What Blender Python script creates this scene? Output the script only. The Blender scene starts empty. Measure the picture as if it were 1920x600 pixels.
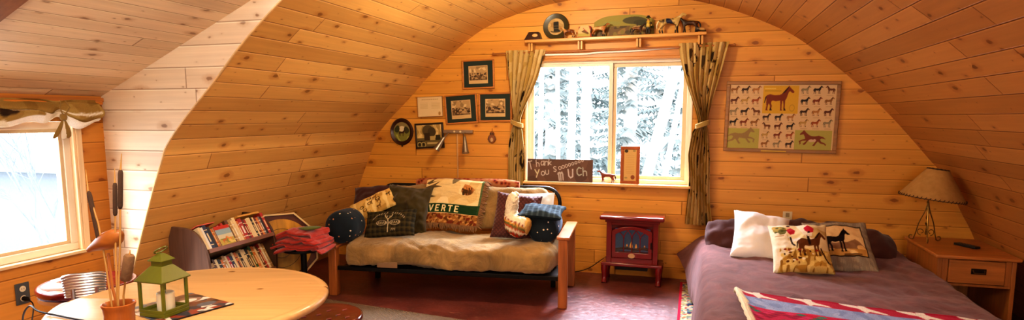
import bpy, math, random
import numpy as np
from mathutils import Vector, Matrix, noise
rnd = random.Random(11)
sc = bpy.context.scene
COL = sc.collection
R = math.radians

# ------------------------------------------------------------------ camera model
F, PX, PY, CH = 1150.0, 960.0, 358.0, 1.48
PITCH = math.atan((PY - 219) / F)
YAW = math.atan(350 * math.cos(PITCH) / F)
cr = Vector((math.cos(YAW), math.sin(YAW), 0))
cf = Vector((-math.sin(YAW) * math.cos(PITCH), math.cos(YAW) * math.cos(PITCH), -math.sin(PITCH)))
cu = cr.cross(cf)
CP = Vector((0, 0, CH))
def ray(x, y): return cf + cr * ((x - PX) / F) - cu * ((y - PY) / F)
def at_z(x, y, z=0.0):
    d = ray(x, y); return CP + d * ((z - CH) / d.z)
def at_y(x, y, Y):
    d = ray(x, y); return CP + d * (Y / d.y)
def at_x(x, y, X):
    d = ray(x, y); return CP + d * (X / d.x)

cam = bpy.data.cameras.new('camera'); co = bpy.data.objects.new('camera', cam); COL.objects.link(co)
cam.sensor_width = 36; cam.lens = F / 1920 * 36
cam.shift_y = (PY - 300) / 1920
m = Matrix((cr, cu, -cf)).transposed().to_4x4(); m.translation = CP
co.matrix_world = m
sc.camera = co

# ------------------------------------------------------------------ materials
def lin(c):
    if isinstance(c, str):
        c = tuple(int(c[i:i + 2], 16) / 255 for i in (0, 2, 4))
    return tuple((x / 12.92 if x <= .04045 else ((x + .055) / 1.055) ** 2.4) for x in c[:3])
class NT:
    def __init__(s, name):
        s.m = bpy.data.materials.new(name); s.m.use_nodes = True
        s.t = s.m.node_tree; s.t.nodes.clear()
        s.out = s.t.nodes.new('ShaderNodeOutputMaterial')
    def n(s, typ, props=None, **ins):
        nd = s.t.nodes.new('ShaderNode' + typ)
        for k, v in (props or {}).items(): setattr(nd, k, v)
        for k, v in ins.items():
            key = int(k[1:]) if k[0] == '_' and k[1:].isdigit() else k.replace('_', ' ')
            s.put(nd.inputs[key], v)
        return nd
    def put(s, sock, v):
        if isinstance(v, bpy.types.NodeSocket): s.t.links.new(v, sock)
        elif isinstance(v, bpy.types.Node): s.t.links.new(v.outputs[0], sock)
        else:
            if sock.type == 'RGBA' and len(v) == 3: v = (*v, 1)
            sock.default_value = v
    def math(s, op, a, b=0.0, c=0.0):
        nd = s.t.nodes.new('ShaderNodeMath'); nd.operation = op
        for i, v in enumerate((a, b, c)): s.put(nd.inputs[i], v)
        return nd.outputs[0]
    def mix(s, fac, a, b, blend='MIX'):
        nd = s.t.nodes.new('ShaderNodeMix'); nd.data_type = 'RGBA'; nd.blend_type = blend
        s.put(nd.inputs[0], fac); s.put(nd.inputs[6], a); s.put(nd.inputs[7], b)
        return nd.outputs[2]
    def ramp(s, fac, stops):
        nd = s.t.nodes.new('ShaderNodeValToRGB'); s.put(nd.inputs[0], fac)
        e = nd.color_ramp.elements
        while len(e) < len(stops): e.new(0.5)
        for el, (p, c) in zip(e, stops):
            el.position = p; el.color = (*c, 1) if len(c) == 3 else c
        return nd.outputs[0]
    def vec(s, x, y, z): return s.n('CombineXYZ', _0=x, _1=y, _2=z).outputs[0]
    def bsdf(s, color, rough=.5, metal=0.0, spec=.5, bump=None, bstr=.3, bdist=.01, **kw):
        b = s.n('BsdfPrincipled', Base_Color=color, Roughness=rough, Metallic=metal)
        b.inputs['Specular IOR Level'].default_value = spec
        for k, v in kw.items(): s.put(b.inputs[k.replace('_', ' ')], v)
        if bump is not None:
            bn = s.n('Bump', Strength=bstr, Distance=bdist, Height=bump)
            s.t.links.new(bn.outputs[0], b.inputs['Normal'])
        s.t.links.new(b.outputs[0], s.out.inputs[0]); return b

def scale_c(c, k): return tuple(min(1, x * k) for x in c)

def boards(name, base, width=.125, off=0.0, rough=.45, dark=.55, knots=1.0):
    """tongue and groove pine boards: UV.x along the board, UV.y across (metres)"""
    t = NT(name); base = lin(base)
    uv = t.n('UVMap', {'uv_map': 'UVMap'})
    sep = t.n('SeparateXYZ', Vector=uv); u, v = sep.outputs[0], sep.outputs[1]
    vb = t.math('ADD', t.math('DIVIDE', v, width), off)
    idx = t.math('FLOOR', vb); fr = t.math('FRACT', vb)
    r1 = t.n('TexWhiteNoise', {'noise_dimensions': '1D'}, W=idx).outputs[0]
    uj = t.math('ADD', t.math('DIVIDE', u, 3.6), t.math('MULTIPLY', r1, 7.3))
    jid = t.math('FLOOR', uj); jf = t.math('FRACT', uj)
    r2 = t.n('TexWhiteNoise', {'noise_dimensions': '2D'}, Vector=t.vec(idx, jid, 0)).outputs[0]
    r3 = t.n('TexWhiteNoise', {'noise_dimensions': '2D'}, Vector=t.vec(t.math('ADD', idx, 31.7), jid, 0)).outputs[0]
    # grain
    gu = t.math('ADD', u, t.math('MULTIPLY', r2, 40.0)); gv = t.math('ADD', v, t.math('MULTIPLY', r3, 9.0))
    n1 = t.n('TexNoise', Vector=t.vec(t.math('MULTIPLY', gu, 1.1), t.math('MULTIPLY', gv, 34.0), 0), Scale=1.0, Detail=5.0, Roughness=.6).outputs[0]
    n2 = t.n('TexNoise', Vector=t.vec(t.math('MULTIPLY', gu, 2.2), t.math('MULTIPLY', gv, 6.0), 5), Scale=1.0, Detail=3.0).outputs[0]
    # figure around knots
    kv = t.n('TexVoronoi', {'voronoi_dimensions': '2D'}, Vector=t.vec(t.math('MULTIPLY', gu, 4.6), t.math('MULTIPLY', gv, 9.0), 0), Scale=1.0)
    rk = t.n('SeparateColor', Color=kv.outputs[1]).outputs[0]
    thr = t.math('MULTIPLY', t.math('MAXIMUM', t.math('SUBTRACT', rk, .68), 0.0), .40 * knots)
    kn = t.n('TexNoise', Vector=t.vec(t.math('MULTIPLY', gu, 30.0), t.math('MULTIPLY', gv, 40.0), 0), Scale=1.0).outputs[0]
    kd = t.math('ADD', kv.outputs[0], t.math('MULTIPLY', t.math('SUBTRACT', kn, .5), .17))
    knot = t.n('MapRange', {'interpolation_type': 'SMOOTHSTEP'}, _0=t.math('SUBTRACT', thr, kd), _1=-.05, _2=.03, _3=0.0, _4=1.0).outputs[0]
    halo = t.n('MapRange', {'interpolation_type': 'SMOOTHSTEP'}, _0=t.math('SUBTRACT', t.math('MULTIPLY', thr, 2.6), kd), _1=-.12, _2=.12, _3=0.0, _4=1.0).outputs[0]
    c = t.mix(n1, scale_c(base, .70), scale_c(base, 1.22))
    c = t.mix(t.math('MULTIPLY', n2, .55), c, (base[0] * .72, base[1] * .56, base[2] * .45))
    tone = t.ramp(r2, [(0, (.84, .80, .75)), (.5, (.98, .97, .95)), (1, (1.10, 1.12, 1.13))])
    c = t.mix(1.0, c, tone, 'MULTIPLY')
    c = t.mix(t.math('MULTIPLY', halo, .45), c, (base[0] * .55, base[1] * .36, base[2] * .22))
    c = t.mix(t.math('MULTIPLY', knot, .72), c, (base[0] * .22, base[1] * .11, base[2] * .06))
    # grooves: dark line plus a highlight painted along the lip
    g = t.n('MapRange', {'interpolation_type': 'SMOOTHSTEP'}, _0=t.math('ABSOLUTE', t.math('SUBTRACT', fr, .5)), _1=.468, _2=.490, _3=0.0, _4=1.0).outputs[0]
    ge = t.n('MapRange', {'interpolation_type': 'SMOOTHSTEP'}, _0=t.math('ABSOLUTE', t.math('SUBTRACT', jf, .5)), _1=.4985, _2=.4992, _3=0.0, _4=1.0).outputs[0]
    gg = t.math('MAXIMUM', g, ge)
    c = t.mix(t.math('MULTIPLY', gg, dark), c, (base[0] * .30, base[1] * .17, base[2] * .09))
    lip = t.n('MapRange', {'interpolation_type': 'SMOOTHSTEP'}, _0=t.math('ABSOLUTE', t.math('SUBTRACT', fr, .94)), _1=.0, _2=.03, _3=1.0, _4=0.0).outputs[0]
    c = t.mix(t.math('MULTIPLY', lip, .45), c, (min(1, base[0] * 1.35), min(1, base[1] * 1.45), min(1, base[2] * 1.6)))
    h = t.math('SUBTRACT', t.math('MULTIPLY', n1, .08), gg)
    t.bsdf(c, rough, bump=h, bstr=.55, bdist=.006, spec=.35)
    return t.m

def wood(name, base, axis=0, rough=.4, contrast=.3, sc_=1.0, spec=.5):
    t = NT(name); base = lin(base)
    tc = t.n('TexCoord'); sp = t.n('SeparateXYZ', Vector=tc.outputs['Object'])
    k = [26.0 * sc_] * 3; k[axis] = 1.8 * sc_
    v = t.vec(*[t.math('MULTIPLY', sp.outputs[i], k[i]) for i in range(3)])
    n1 = t.n('TexNoise', Vector=v, Scale=1.0, Detail=5.0, Roughness=.6, Distortion=.6).outputs[0]
    f = t.n('MapRange', _0=n1, _1=.3, _2=.7).outputs[0]
    c = t.mix(f, scale_c(base, 1 - contrast), scale_c(base, 1 + contrast * .6))
    t.bsdf(c, rough, bump=n1, bstr=.08, bdist=.004, spec=spec)
    return t.m

def plain(name, base, rough=.5, metal=0.0, var=.12, scale=18.0, bump=.1, spec=.5, **kw):
    t = NT(name); base = lin(base)
    tc = t.n('TexCoord')
    n1 = t.n('TexNoise', Vector=tc.outputs['Object'], Scale=scale, Detail=4.0).outputs[0]
    c = t.mix(n1, scale_c(base, 1 - var), scale_c(base, 1 + var))
    t.bsdf(c, rough, metal, bump=n1, bstr=bump, bdist=.004, spec=spec, **kw)
    return t.m

def fabric(name, base, rough=.9, var=.18, scale=14.0, weave=420.0, sheen=.2, bump=.25):
    t = NT(name); base = lin(base)
    tc = t.n('TexCoord')
    n1 = t.n('TexNoise', Vector=tc.outputs['Object'], Scale=scale, Detail=5.0).outputs[0]
    n2 = t.n('TexNoise', Vector=tc.outputs['Object'], Scale=weave, Detail=1.0).outputs[0]
    c = t.mix(n1, scale_c(base, 1 - var), scale_c(base, 1 + var))
    c = t.mix(.25, c, t.mix(n2, scale_c(base, .7), scale_c(base, 1.3)))
    t.bsdf(c, rough, bump=t.math('ADD', n1, t.math('MULTIPLY', n2, .3)), bstr=bump, bdist=.006, spec=.15, Sheen_Weight=sheen)
    return t.m

def painted(name, rough=.8, spec=.3, bump=.1, scale=300.0, var=.10):
    """colours laid out on the mesh itself, broken up by fine noise"""
    t = NT(name)
    a = t.n('Attribute', {'attribute_name': 'Col'})
    tc = t.n('TexCoord')
    n1 = t.n('TexNoise', Vector=tc.outputs['Object'], Scale=scale, Detail=2.0).outputs[0]
    f = t.n('MapRange', _0=n1, _1=.25, _2=.75, _3=1 - var, _4=1 + var).outputs[0]
    c = t.mix(1.0, a.outputs[0], t.n('CombineColor', _0=f, _1=f, _2=f).outputs[0], 'MULTIPLY')
    t.bsdf(c, rough, bump=n1, bstr=bump, bdist=.003, spec=spec)
    return t.m

def emit(name, c, s):
    t = NT(name); tc = t.n('TexCoord')
    n1 = t.n('TexNoise', Vector=tc.outputs['Object'], Scale=40.0).outputs[0]
    e = t.n('Emission', Color=t.mix(n1, scale_c(lin(c), .7), lin(c)), Strength=s)
    t.t.links.new(e.outputs[0], t.out.inputs[0]); return t.m

def glass(name, refl=.06, tint=(1, 1, 1)):
    t = NT(name)
    tr = t.n('BsdfTransparent', Color=tint); gl = t.n('BsdfGlossy', Roughness=.02)
    fz = t.n('LayerWeight', Blend=.25).outputs[0]
    fac = t.math('ADD', refl, t.math('MULTIPLY', fz, .08))
    mx = t.n('MixShader', _0=fac, _1=tr, _2=gl)
    t.t.links.new(mx.outputs[0], t.out.inputs[0]); return t.m

# ------------------------------------------------------------------ mesh helpers
MW = {}
def link(name, me, parent=None):
    o = bpy.data.objects.new(name, me); COL.objects.link(o)
    if parent: o.parent = parent
    return o
def tag(o, label=None, cat=None, group=None, kind=None):
    if label: o['label'] = label
    if cat: o['category'] = cat
    if group: o['group'] = group
    if kind: o['kind'] = kind
    return o
def empty(name, loc, label, cat, group=None, rz=0.0):
    o = link(name, None); o.empty_display_size = .05
    M = Matrix.Translation(Vector(loc)) @ Matrix.Rotation(rz, 4, 'Z')
    o.location = loc; o.rotation_euler = (0, 0, rz); MW[o.name] = M
    return tag(o, label, cat, group)
I4 = Matrix.Identity(4)
def T(x, y=None, z=None): return Matrix.Translation(Vector((x, y, z)) if y is not None else Vector(x))
def RX(a): return Matrix.Rotation(R(a), 4, 'X')
def RY(a): return Matrix.Rotation(R(a), 4, 'Y')
def RZ(a): return Matrix.Rotation(R(a), 4, 'Z')
def frame(origin, xdir, up):
    """matrix: x = xdir, z = up (orthogonalised), y = z × x"""
    x = Vector(xdir).normalized(); z = Vector(up); z = (z - x * z.dot(x)).normalized(); y = z.cross(x)
    M = Matrix((x, y, z)).transposed().to_4x4(); M.translation = Vector(origin); return M

class MB:
    def __init__(s): s.v = []; s.f = []; s.mi = []; s.uv = {}; s.col = {}; s.M = I4
    def add(s, vs, fs, mi=0, cols=None, uvs=None):
        b = len(s.v); s.v += [s.M @ Vector(v) for v in vs]
        for f in fs: s.f.append(tuple(b + i for i in f)); s.mi.append(mi)
        if cols is not None:
            for i, c in enumerate(cols): s.col[b + i] = c
        if uvs is not None:
            for i, c in enumerate(uvs): s.uv[b + i] = c
        return s
    def box(s, lo, hi, mi=0, M=None):
        x0, y0, z0 = lo; x1, y1, z1 = hi
        vs = [(x0, y0, z0), (x1, y0, z0), (x1, y1, z0), (x0, y1, z0), (x0, y0, z1), (x1, y0, z1), (x1, y1, z1), (x0, y1, z1)]
        if M is not None: vs = [M @ Vector(v) for v in vs]
        return s.add(vs, [(0, 3, 2, 1), (4, 5, 6, 7), (0, 1, 5, 4), (1, 2, 6, 5), (2, 3, 7, 6), (3, 0, 4, 7)], mi)
    def prism(s, poly, h0, h1, M=I4, mi=0):
        """polygon in local xz, extruded along local y"""
        n = len(poly)
        vs = [M @ Vector((x, h0, z)) for x, z in poly] + [M @ Vector((x, h1, z)) for x, z in poly]
        fs = [tuple(range(n)), tuple(range(2 * n - 1, n - 1, -1))] + [(i, n + i, n + (i + 1) % n, (i + 1) % n) for i in range(n)]
        return s.add(vs, fs, mi)
    def tube(s, pts, r, n=8, mi=0, closed=False, cap=True):
        pts = [Vector(p) for p in pts]; k = len(pts)
        rs = r if isinstance(r, (list, tuple)) else [r] * k
        vs = []; ref = None
        for i, p in enumerate(pts):
            if closed: d = pts[(i + 1) % k] - pts[i - 1]
            else: d = pts[min(i + 1, k - 1)] - pts[max(i - 1, 0)]
            d = d.normalized() if d.length > 1e-9 else Vector((0, 0, 1))
            if ref is None: ref = Vector((0, 0, 1)) if abs(d.z) < .9 else Vector((1, 0, 0))
            a = (ref - d * ref.dot(d))
            if a.length < 1e-6: a = d.orthogonal()
            a.normalize(); ref = a; b = d.cross(a)
            vs += [p + (a * math.cos(2 * math.pi * j / n) + b * math.sin(2 * math.pi * j / n)) * rs[i] for j in range(n)]
        fs = []
        for i in range(k if closed else k - 1):
            for j in range(n):
                q = (i + 1) % k
                fs.append((i * n + j, i * n + (j + 1) % n, q * n + (j + 1) % n, q * n + j))
        if cap and not closed:
            fs.append(tuple(range(n - 1, -1, -1))); fs.append(tuple((k - 1) * n + j for j in range(n)))
        return s.add(vs, fs, mi)
    def lathe(s, prof, n=24, M=I4, mi=0):
        vs = []; k = len(prof)
        for r, z in prof:
            vs += [M @ Vector((r * math.cos(2 * math.pi * j / n), r * math.sin(2 * math.pi * j / n), z)) for j in range(n)]
        fs = []
        for i in range(k - 1):
            for j in range(n):
                fs.append((i * n + j, i * n + (j + 1) % n, (i + 1) * n + (j + 1) % n, (i + 1) * n + j))
        if prof[0][0] > 1e-4: fs.append(tuple(range(n - 1, -1, -1)))
        if prof[-1][0] > 1e-4: fs.append(tuple((k - 1) * n + j for j in range(n)))
        return s.add(vs, fs, mi)
    def grid(s, fn, nu, nv, mi=0, cols=None, wrapu=False, uvfn=None):
        """fn(u,v) for u,v in 0..1; cols: array [nv][nu] of rgb"""
        vs = []; cl = []; uvs = []
        for j in range(nv):
            for i in range(nu):
                u = i / (nu if wrapu else nu - 1); v = j / (nv - 1)
                vs.append(fn(u, v))
                if cols is not None: cl.append(cols[j][i])
                if uvfn: uvs.append(uvfn(u, v))
        fs = []
        for j in range(nv - 1):
            for i in range(nu if wrapu else nu - 1):
                q = (i + 1) % nu
                fs.append((j * nu + i, j * nu + q, (j + 1) * nu + q, (j + 1) * nu + i))
        return s.add(vs, fs, mi, cl if cols is not None else None, uvs if uvfn else None)
    def build(s, name, mats, parent=None, smooth=40, bevel=0.0, seg=2, solid=0.0, subsurf=0, base=True, col0=(.5, .5, .5)):
        me = bpy.data.meshes.new(name)
        if parent is not None:
            root = parent
            while root.parent: root = root.parent
            inv = MW[root.name].inverted() if root.name in MW else I4
            vs = [inv @ v for v in s.v]; loc = None
        elif base:
            lo = [min(v[i] for v in s.v) for i in range(3)]; hi = [max(v[i] for v in s.v) for i in range(3)]
            loc = Vector(((lo[0] + hi[0]) / 2, (lo[1] + hi[1]) / 2, lo[2])); vs = [v - loc for v in s.v]
        else: loc = Vector((0, 0, 0)); vs = s.v
        me.from_pydata([tuple(v) for v in vs], [], s.f)
        if not isinstance(mats, (list, tuple)): mats = [mats]
        for mt in mats: me.materials.append(mt)
        me.polygons.foreach_set('material_index', s.mi)
        if s.col:
            at = me.color_attributes.new('Col', 'FLOAT_COLOR', 'POINT')
            arr = np.ones((len(vs), 4), dtype=np.float32); arr[:, :3] = lin(col0)
            for i, c in s.col.items(): arr[i, :3] = c
            at.data.foreach_set('color', arr.ravel())
        if s.uv:
            ul = me.uv_layers.new(name='UVMap')
            for lp in me.loops: ul.data[lp.index].uv = s.uv.get(lp.vertex_index, (0, 0))
        if smooth:
            me.polygons.foreach_set('use_smooth', [True] * len(me.polygons))
            me.set_sharp_from_angle(angle=R(smooth))
        me.update()
        o = link(name, me, parent)
        if loc is not None: o.location = loc; MW[o.name] = T(loc)
        if solid:
            md = o.modifiers.new('solid', 'SOLIDIFY'); md.thickness = solid; md.offset = -1
        if bevel:
            md = o.modifiers.new('bevel', 'BEVEL'); md.width = bevel; md.segments = seg; md.limit_method = 'ANGLE'; md.angle_limit = R(35)
        if subsurf:
            md = o.modifiers.new('sub', 'SUBSURF'); md.levels = md.render_levels = subsurf
        return o

# ------------------------------------------------------------------ canvas: flat artwork laid out as colours on fine grids
class Canvas:
    def __init__(s, w, h, nx, bg, ss=2):
        s.w, s.h = w, h; s.nx = nx; s.ny = max(4, int(round(nx * h / w))); s.ss = ss
        W, H = s.nx * ss, s.ny * ss
        xs = (np.arange(W) + .5) / W * w; ys = (np.arange(H) + .5) / H * h
        s.X, s.Y = np.meshgrid(xs, ys); s.a = np.empty((H, W, 3)); s.a[:] = s.c(bg)
    @staticmethod
    def c(c):
        if isinstance(c, str): c = tuple(int(c[i:i + 2], 16) / 255 for i in (0, 2, 4))
        return np.array(c[:3])
    def paint(s, mask, c, alpha=1.0): s.a[mask] = s.a[mask] * (1 - alpha) + s.c(c) * alpha
    def rect(s, x0, y0, x1, y1, c, alpha=1.0): s.paint((s.X >= x0) & (s.X <= x1) & (s.Y >= y0) & (s.Y <= y1), c, alpha)
    def ell(s, cx, cy, rx, ry, c, alpha=1.0): s.paint(((s.X - cx) / rx) ** 2 + ((s.Y - cy) / ry) ** 2 <= 1, c, alpha)
    def ring(s, cx, cy, rx, ry, t, c):
        d = np.sqrt(((s.X - cx) / rx) ** 2 + ((s.Y - cy) / ry) ** 2); s.paint((d <= 1) & (d >= 1 - t), c)
    def poly(s, pts, c, alpha=1.0):
        x0 = min(p[0] for p in pts); x1 = max(p[0] for p in pts); y0 = min(p[1] for p in pts); y1 = max(p[1] for p in pts)
        H, W = s.X.shape
        i0 = max(0, int(x0 / s.w * W) - 1); i1 = min(W, int(x1 / s.w * W) + 2); j0 = max(0, int(y0 / s.h * H) - 1); j1 = min(H, int(y1 / s.h * H) + 2)
        if i1 <= i0 or j1 <= j0: return
        X = s.X[j0:j1, i0:i1]; Y = s.Y[j0:j1, i0:i1]; ins = np.zeros(X.shape, bool)
        for (xa, ya), (xb, yb) in zip(pts, list(pts[1:]) + [pts[0]]):
            if ya == yb: continue
            cnd = ((ya > Y) != (yb > Y)) & (X < (xb - xa) * (Y - ya) / (yb - ya) + xa); ins ^= cnd
        sub = s.a[j0:j1, i0:i1]; sub[ins] = sub[ins] * (1 - alpha) + s.c(c) * alpha
    def line(s, pts, t, c):
        for (xa, ya), (xb, yb) in zip(pts, pts[1:]):
            dx, dy = xb - xa, yb - ya; L = dx * dx + dy * dy + 1e-12
            k = np.clip(((s.X - xa) * dx + (s.Y - ya) * dy) / L, 0, 1)
            s.paint((s.X - xa - k * dx) ** 2 + (s.Y - ya - k * dy) ** 2 <= t * t / 4, c)
    def blotch(s, cols, freq, seed, lo=-.05, mask=None, alpha=1.0):
        """noise driven patches of several colours"""
        rg = np.random.RandomState(seed)
        for c in cols:
            f = np.zeros(s.X.shape)
            for k in range(9):
                a = rg.uniform(0, 2 * math.pi); q = freq * rg.uniform(.5, 1.8)
                f += np.sin(q * (s.X * math.cos(a) + s.Y * math.sin(a)) * 6.28 + rg.uniform(0, 6.28))
            mk = f > (1.2 - lo * 10)
            if mask is not None: mk &= mask
            s.paint(mk, c, alpha)
    def horse(s, x, y, sz, c, flip=False, run=False, dark=None):
        P = HRUN if run else HST
        s.poly([(x + sz * ((.5 - a) if flip else (a - .5)), y + sz * b * .88) for a, b in P], c)
        if dark:
            for q in HMANE if not run else []:
                s.poly([(x + sz * ((.5 - a) if flip else (a - .5)), y + sz * b * .88) for a, b in q], dark)
    def text(s, st, x, y, hgt, t, c, adv=.8, skew=0.0, rot=0.0, grow=0.0):
        ca, sa = math.cos(rot), math.sin(rot); px = 0.0; hh = hgt
        for ch in st:
            for stroke in FONT.get(ch, []):
                q = [((px + a * hh * .62 + skew * b * hh), b * hh) for a, b in stroke]
                s.line([(x + a * ca - b * sa, y + a * sa + b * ca) for a, b in q], t, c)
            px += hh * adv * (.75 if ch != ' ' else .5); hh += grow
    def get(s):
        k = s.ss; a = s.a.reshape(s.ny, k, s.nx, k, 3).mean((1, 3))
        return np.where(a <= .04045, a / 12.92, ((a + .055) / 1.055) ** 2.4)
HST = [(.02, .30), (.05, .52), (.1, .6), (.2, .64), (.35, .6), (.5, .61), (.6, .66), (.7, .8), (.78, .92), (.8, .98), (.83, .92), (.9, .84), (.98, .74), (.96, .69), (.9, .7), (.84, .76), (.8, .72), (.77, .6), (.74, .48), (.7, .4), (.7, .22), (.705, .05), (.74, 0), (.66, 0), (.66, .06), (.655, .22), (.63, .38), (.605, .37), (.6, .2), (.6, .05), (.63, 0), (.55, 0), (.555, .06), (.55, .22), (.54, .39), (.4, .36), (.3, .39), (.26, .36), (.25, .28), (.28, .18), (.26, .05), (.29, 0), (.21, 0), (.215, .06), (.22, .18), (.18, .28), (.165, .26), (.15, .18), (.135, .05), (.16, 0), (.08, 0), (.085, .06), (.1, .18), (.09, .3), (.09, .42), (.075, .5), (.06, .38), (.04, .28)]
HMANE = [[(.58, .65), (.7, .83), (.79, .95), (.79, .88), (.7, .72)], [(.02, .3), (.05, .53), (.09, .57), (.07, .4), (.04, .28)], [(.66, 0), (.66, .1), (.7, .1), (.74, 0)], [(.21, 0), (.215, .1), (.26, .1), (.29, 0)]]
HRUN = [(-.1, .46), (.02, .58), (.1, .6), (.2, .64), (.35, .6), (.5, .61), (.6, .66), (.72, .78), (.8, .88), (.83, .93), (.86, .87), (.94, .78), (1.0, .7), (.97, .66), (.9, .68), (.84, .7), (.78, .58), (.76, .46), (.9, .42), (1.02, .34), (.98, .22), (1.0, .16), (.93, .2), (.95, .32), (.86, .36), (.7, .37), (.8, .24), (.86, .2), (.8, .14), (.74, .18), (.64, .36), (.5, .38), (.38, .4), (.34, .3), (.42, .16), (.46, .12), (.36, .1), (.28, .26), (.22, .34), (.12, .24), (-.04, .2), (-.1, .12), (-.13, .18), (-.06, .26), (.08, .32), (.14, .44), (.08, .5), (.0, .48)]
FONT = {'V': [[(0, 1), (.5, 0), (1, 1)]], 'E': [[(.95, 1), (.05, 1), (.05, 0), (.95, 0)], [(.05, .5), (.7, .5)]], 'R': [[(.05, 0), (.05, 1), (.7, 1), (.9, .85), (.9, .62), (.7, .48), (.05, .48)], [(.5, .48), (.98, 0)]], 'T': [[(0, 1), (1, 1)], [(.5, 1), (.5, 0)]],
        'h': [[(.1, 1), (.1, 0)], [(.1, .5), (.5, .6), (.8, .45), (.8, 0)]], 'a': [[(.8, .6), (.3, .6), (.1, .35), (.2, .05), (.6, .05), (.8, .3)], [(.85, .62), (.85, 0)]], 'n': [[(.1, .6), (.1, 0)], [(.1, .45), (.5, .6), (.85, .45), (.85, 0)]], 'k': [[(.1, 1), (.1, 0)], [(.8, .65), (.15, .3), (.85, 0)]],
        'Y': [[(0, 1), (.45, .5)], [(1, 1), (.3, -.1)]], 'o': [[(.5, .6), (.15, .5), (.1, .2), (.4, .02), (.8, .12), (.85, .45), (.5, .6)]], 'u': [[(.1, .6), (.12, .15), (.4, 0), (.8, .1), (.85, .6)]], 'S': [[(.9, .85), (.5, 1), (.1, .8), (.25, .55), (.75, .42), (.85, .18), (.5, 0), (.08, .12)]],
        'M': [[(0, .75), (.12, .9), (.2, 0)], [(.15, .8), (.4, .95), (.52, .75), (.52, 0)], [(.52, .75), (.8, .95), (.95, .7), (.95, 0)]], 'U': [[(.05, 1), (.08, .25), (.4, 0), (.8, .12), (.95, .95)]], 'C': [[(.95, .85), (.5, 1), (.1, .7), (.1, .25), (.45, 0), (.95, .12)]], 'H': [[(.1, 1), (.1, 0)], [(.9, 1), (.9, 0)], [(.1, .5), (.9, .5)]]}
P_ART = painted('printed_paper', .55, .3, .03)
P_CLOTH = painted('printed_cloth', .9, .1, .25, 260.0, .14)
P_WOOL = painted('woven_wool', .95, .05, .5, 170.0, .22)

def art_panel(mb, cv, M, mi=0, depth=0.0):
    """canvas on a flat panel: local x across, z up, facing local -y"""
    a = cv.get()
    mb.grid(lambda u, v: M @ Vector(((u - .5) * cv.w, -depth, (v - .5) * cv.h)), cv.nx, cv.ny, mi, a)

def fbm(p, s, k=3):
    v = 0.0; a = 1.0
    for _ in range(k): v += a * noise.noise(Vector(p) * s); s *= 2.0; a *= .5
    return v

def pillow(name, w, h, t, M, mat, cv=None, n=34, pinch=.09, wr=.012, seed=0, parent=None, flat=0.0, col0=(.5, .5, .5), puff=.42, rounded=0.0):
    """soft cushion: local x across, z up, front faces local -y"""
    mb = MB(); a = cv.get() if cv is not None else None
    nu = cv.nx if cv is not None else n; nv = cv.ny if cv is not None else max(12, int(n * h / w))
    def fn(sg):
        def g(u, v):
            a_, b_ = 2 * u - 1, 2 * v - 1
            e = max(0.0, (1 - a_ * a_)) * max(0.0, (1 - b_ * b_))
            x = a_ * w / 2 * (1 - pinch * (1 - b_ * b_) * a_ * a_); z = b_ * h / 2 * (1 - pinch * (1 - a_ * a_) * b_ * b_)
            d = t / 2 * e ** puff
            if rounded:
                x += rounded * (a_ * math.sqrt(1 - b_ * b_ / 2) * w / 2 - x); z += rounded * (b_ * math.sqrt(1 - a_ * a_ / 2) * h / 2 - z)
            ww = fbm((x + seed * 3.1, z, sg * 2.0 + seed), 7.0) * wr * (.35 + min(1, e * 6)) * (1 if e > 0 else 0)
            cr_ = (abs(a_) ** 5 + abs(b_) ** 5) * .5 * math.sin((a_ * 9 if abs(b_) > abs(a_) else b_ * 9) + seed) * wr * .6
            return M @ Vector((x, sg * (d + ww + (cr_ if e > 0 else 0)), z - flat * d))
        return g
    mb.grid(fn(-1), nu, nv, 0, a)
    nb = len(mb.v)
    if cv is not None: mb.grid(fn(1), nu, nv, 0, np.tile(np.array(lin(col0)), (nv, nu, 1)))
    else: mb.grid(fn(1), nu, nv, 0)
    # flip the back faces
    k = len(mb.f) // 2
    mb.f[k:] = [tuple(reversed(f)) for f in mb.f[k:]]
    o = mb.build(name, mat, parent, smooth=75, col0=col0)
    return o

def quad_frame(tl, tr, br, bl):
    """matrix and size of the panel through four corner points (local x right, z up, faces -y)"""
    tl, tr, br, bl = map(Vector, (tl, tr, br, bl))
    x = (tr + br - tl - bl) / 2; z = (tl + tr - bl - br) / 2
    return frame((tl + tr + br + bl) / 4, x, z), x.length, z.length

def skin(name, nodes, edges, mat, parent=None, sub=2, colfn=None, M=I4):
    """one continuous body grown from joints [(pos, radius or (rx,ry))]"""
    me = bpy.data.meshes.new(name + '_joints')
    me.from_pydata([tuple(M @ Vector(p)) for p, r in nodes], edges, [])
    o = bpy.data.objects.new('tmp_' + name, me); COL.objects.link(o)
    sk = o.modifiers.new('skin', 'SKIN'); sk.use_smooth_shade = True
    if not me.skin_vertices: me.skin_vertices.new()
    s_ = M.to_scale().x
    for i, (p, r) in enumerate(nodes):
        r = r if isinstance(r, tuple) else (r, r)
        me.skin_vertices[0].data[i].radius = (r[0] * s_, r[1] * s_); me.skin_vertices[0].data[i].use_root = (i == 0)
    ss = o.modifiers.new('sub', 'SUBSURF'); ss.levels = ss.render_levels = sub
    dg = bpy.context.evaluated_depsgraph_get()
    ev = o.evaluated_get(dg); mm = ev.to_mesh()
    mb = MB(); mb.v = [v.co.copy() for v in mm.vertices]; mb.f = [tuple(p.vertices) for p in mm.polygons]; mb.mi = [0] * len(mb.f)
    ev.to_mesh_clear(); bpy.data.objects.remove(o); bpy.data.meshes.remove(me)
    if colfn:
        inv = M.inverted()
        for i, v in enumerate(mb.v): mb.col[i] = lin(colfn(inv @ v))
    return mb.build(name, mat, parent, smooth=80)

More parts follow.
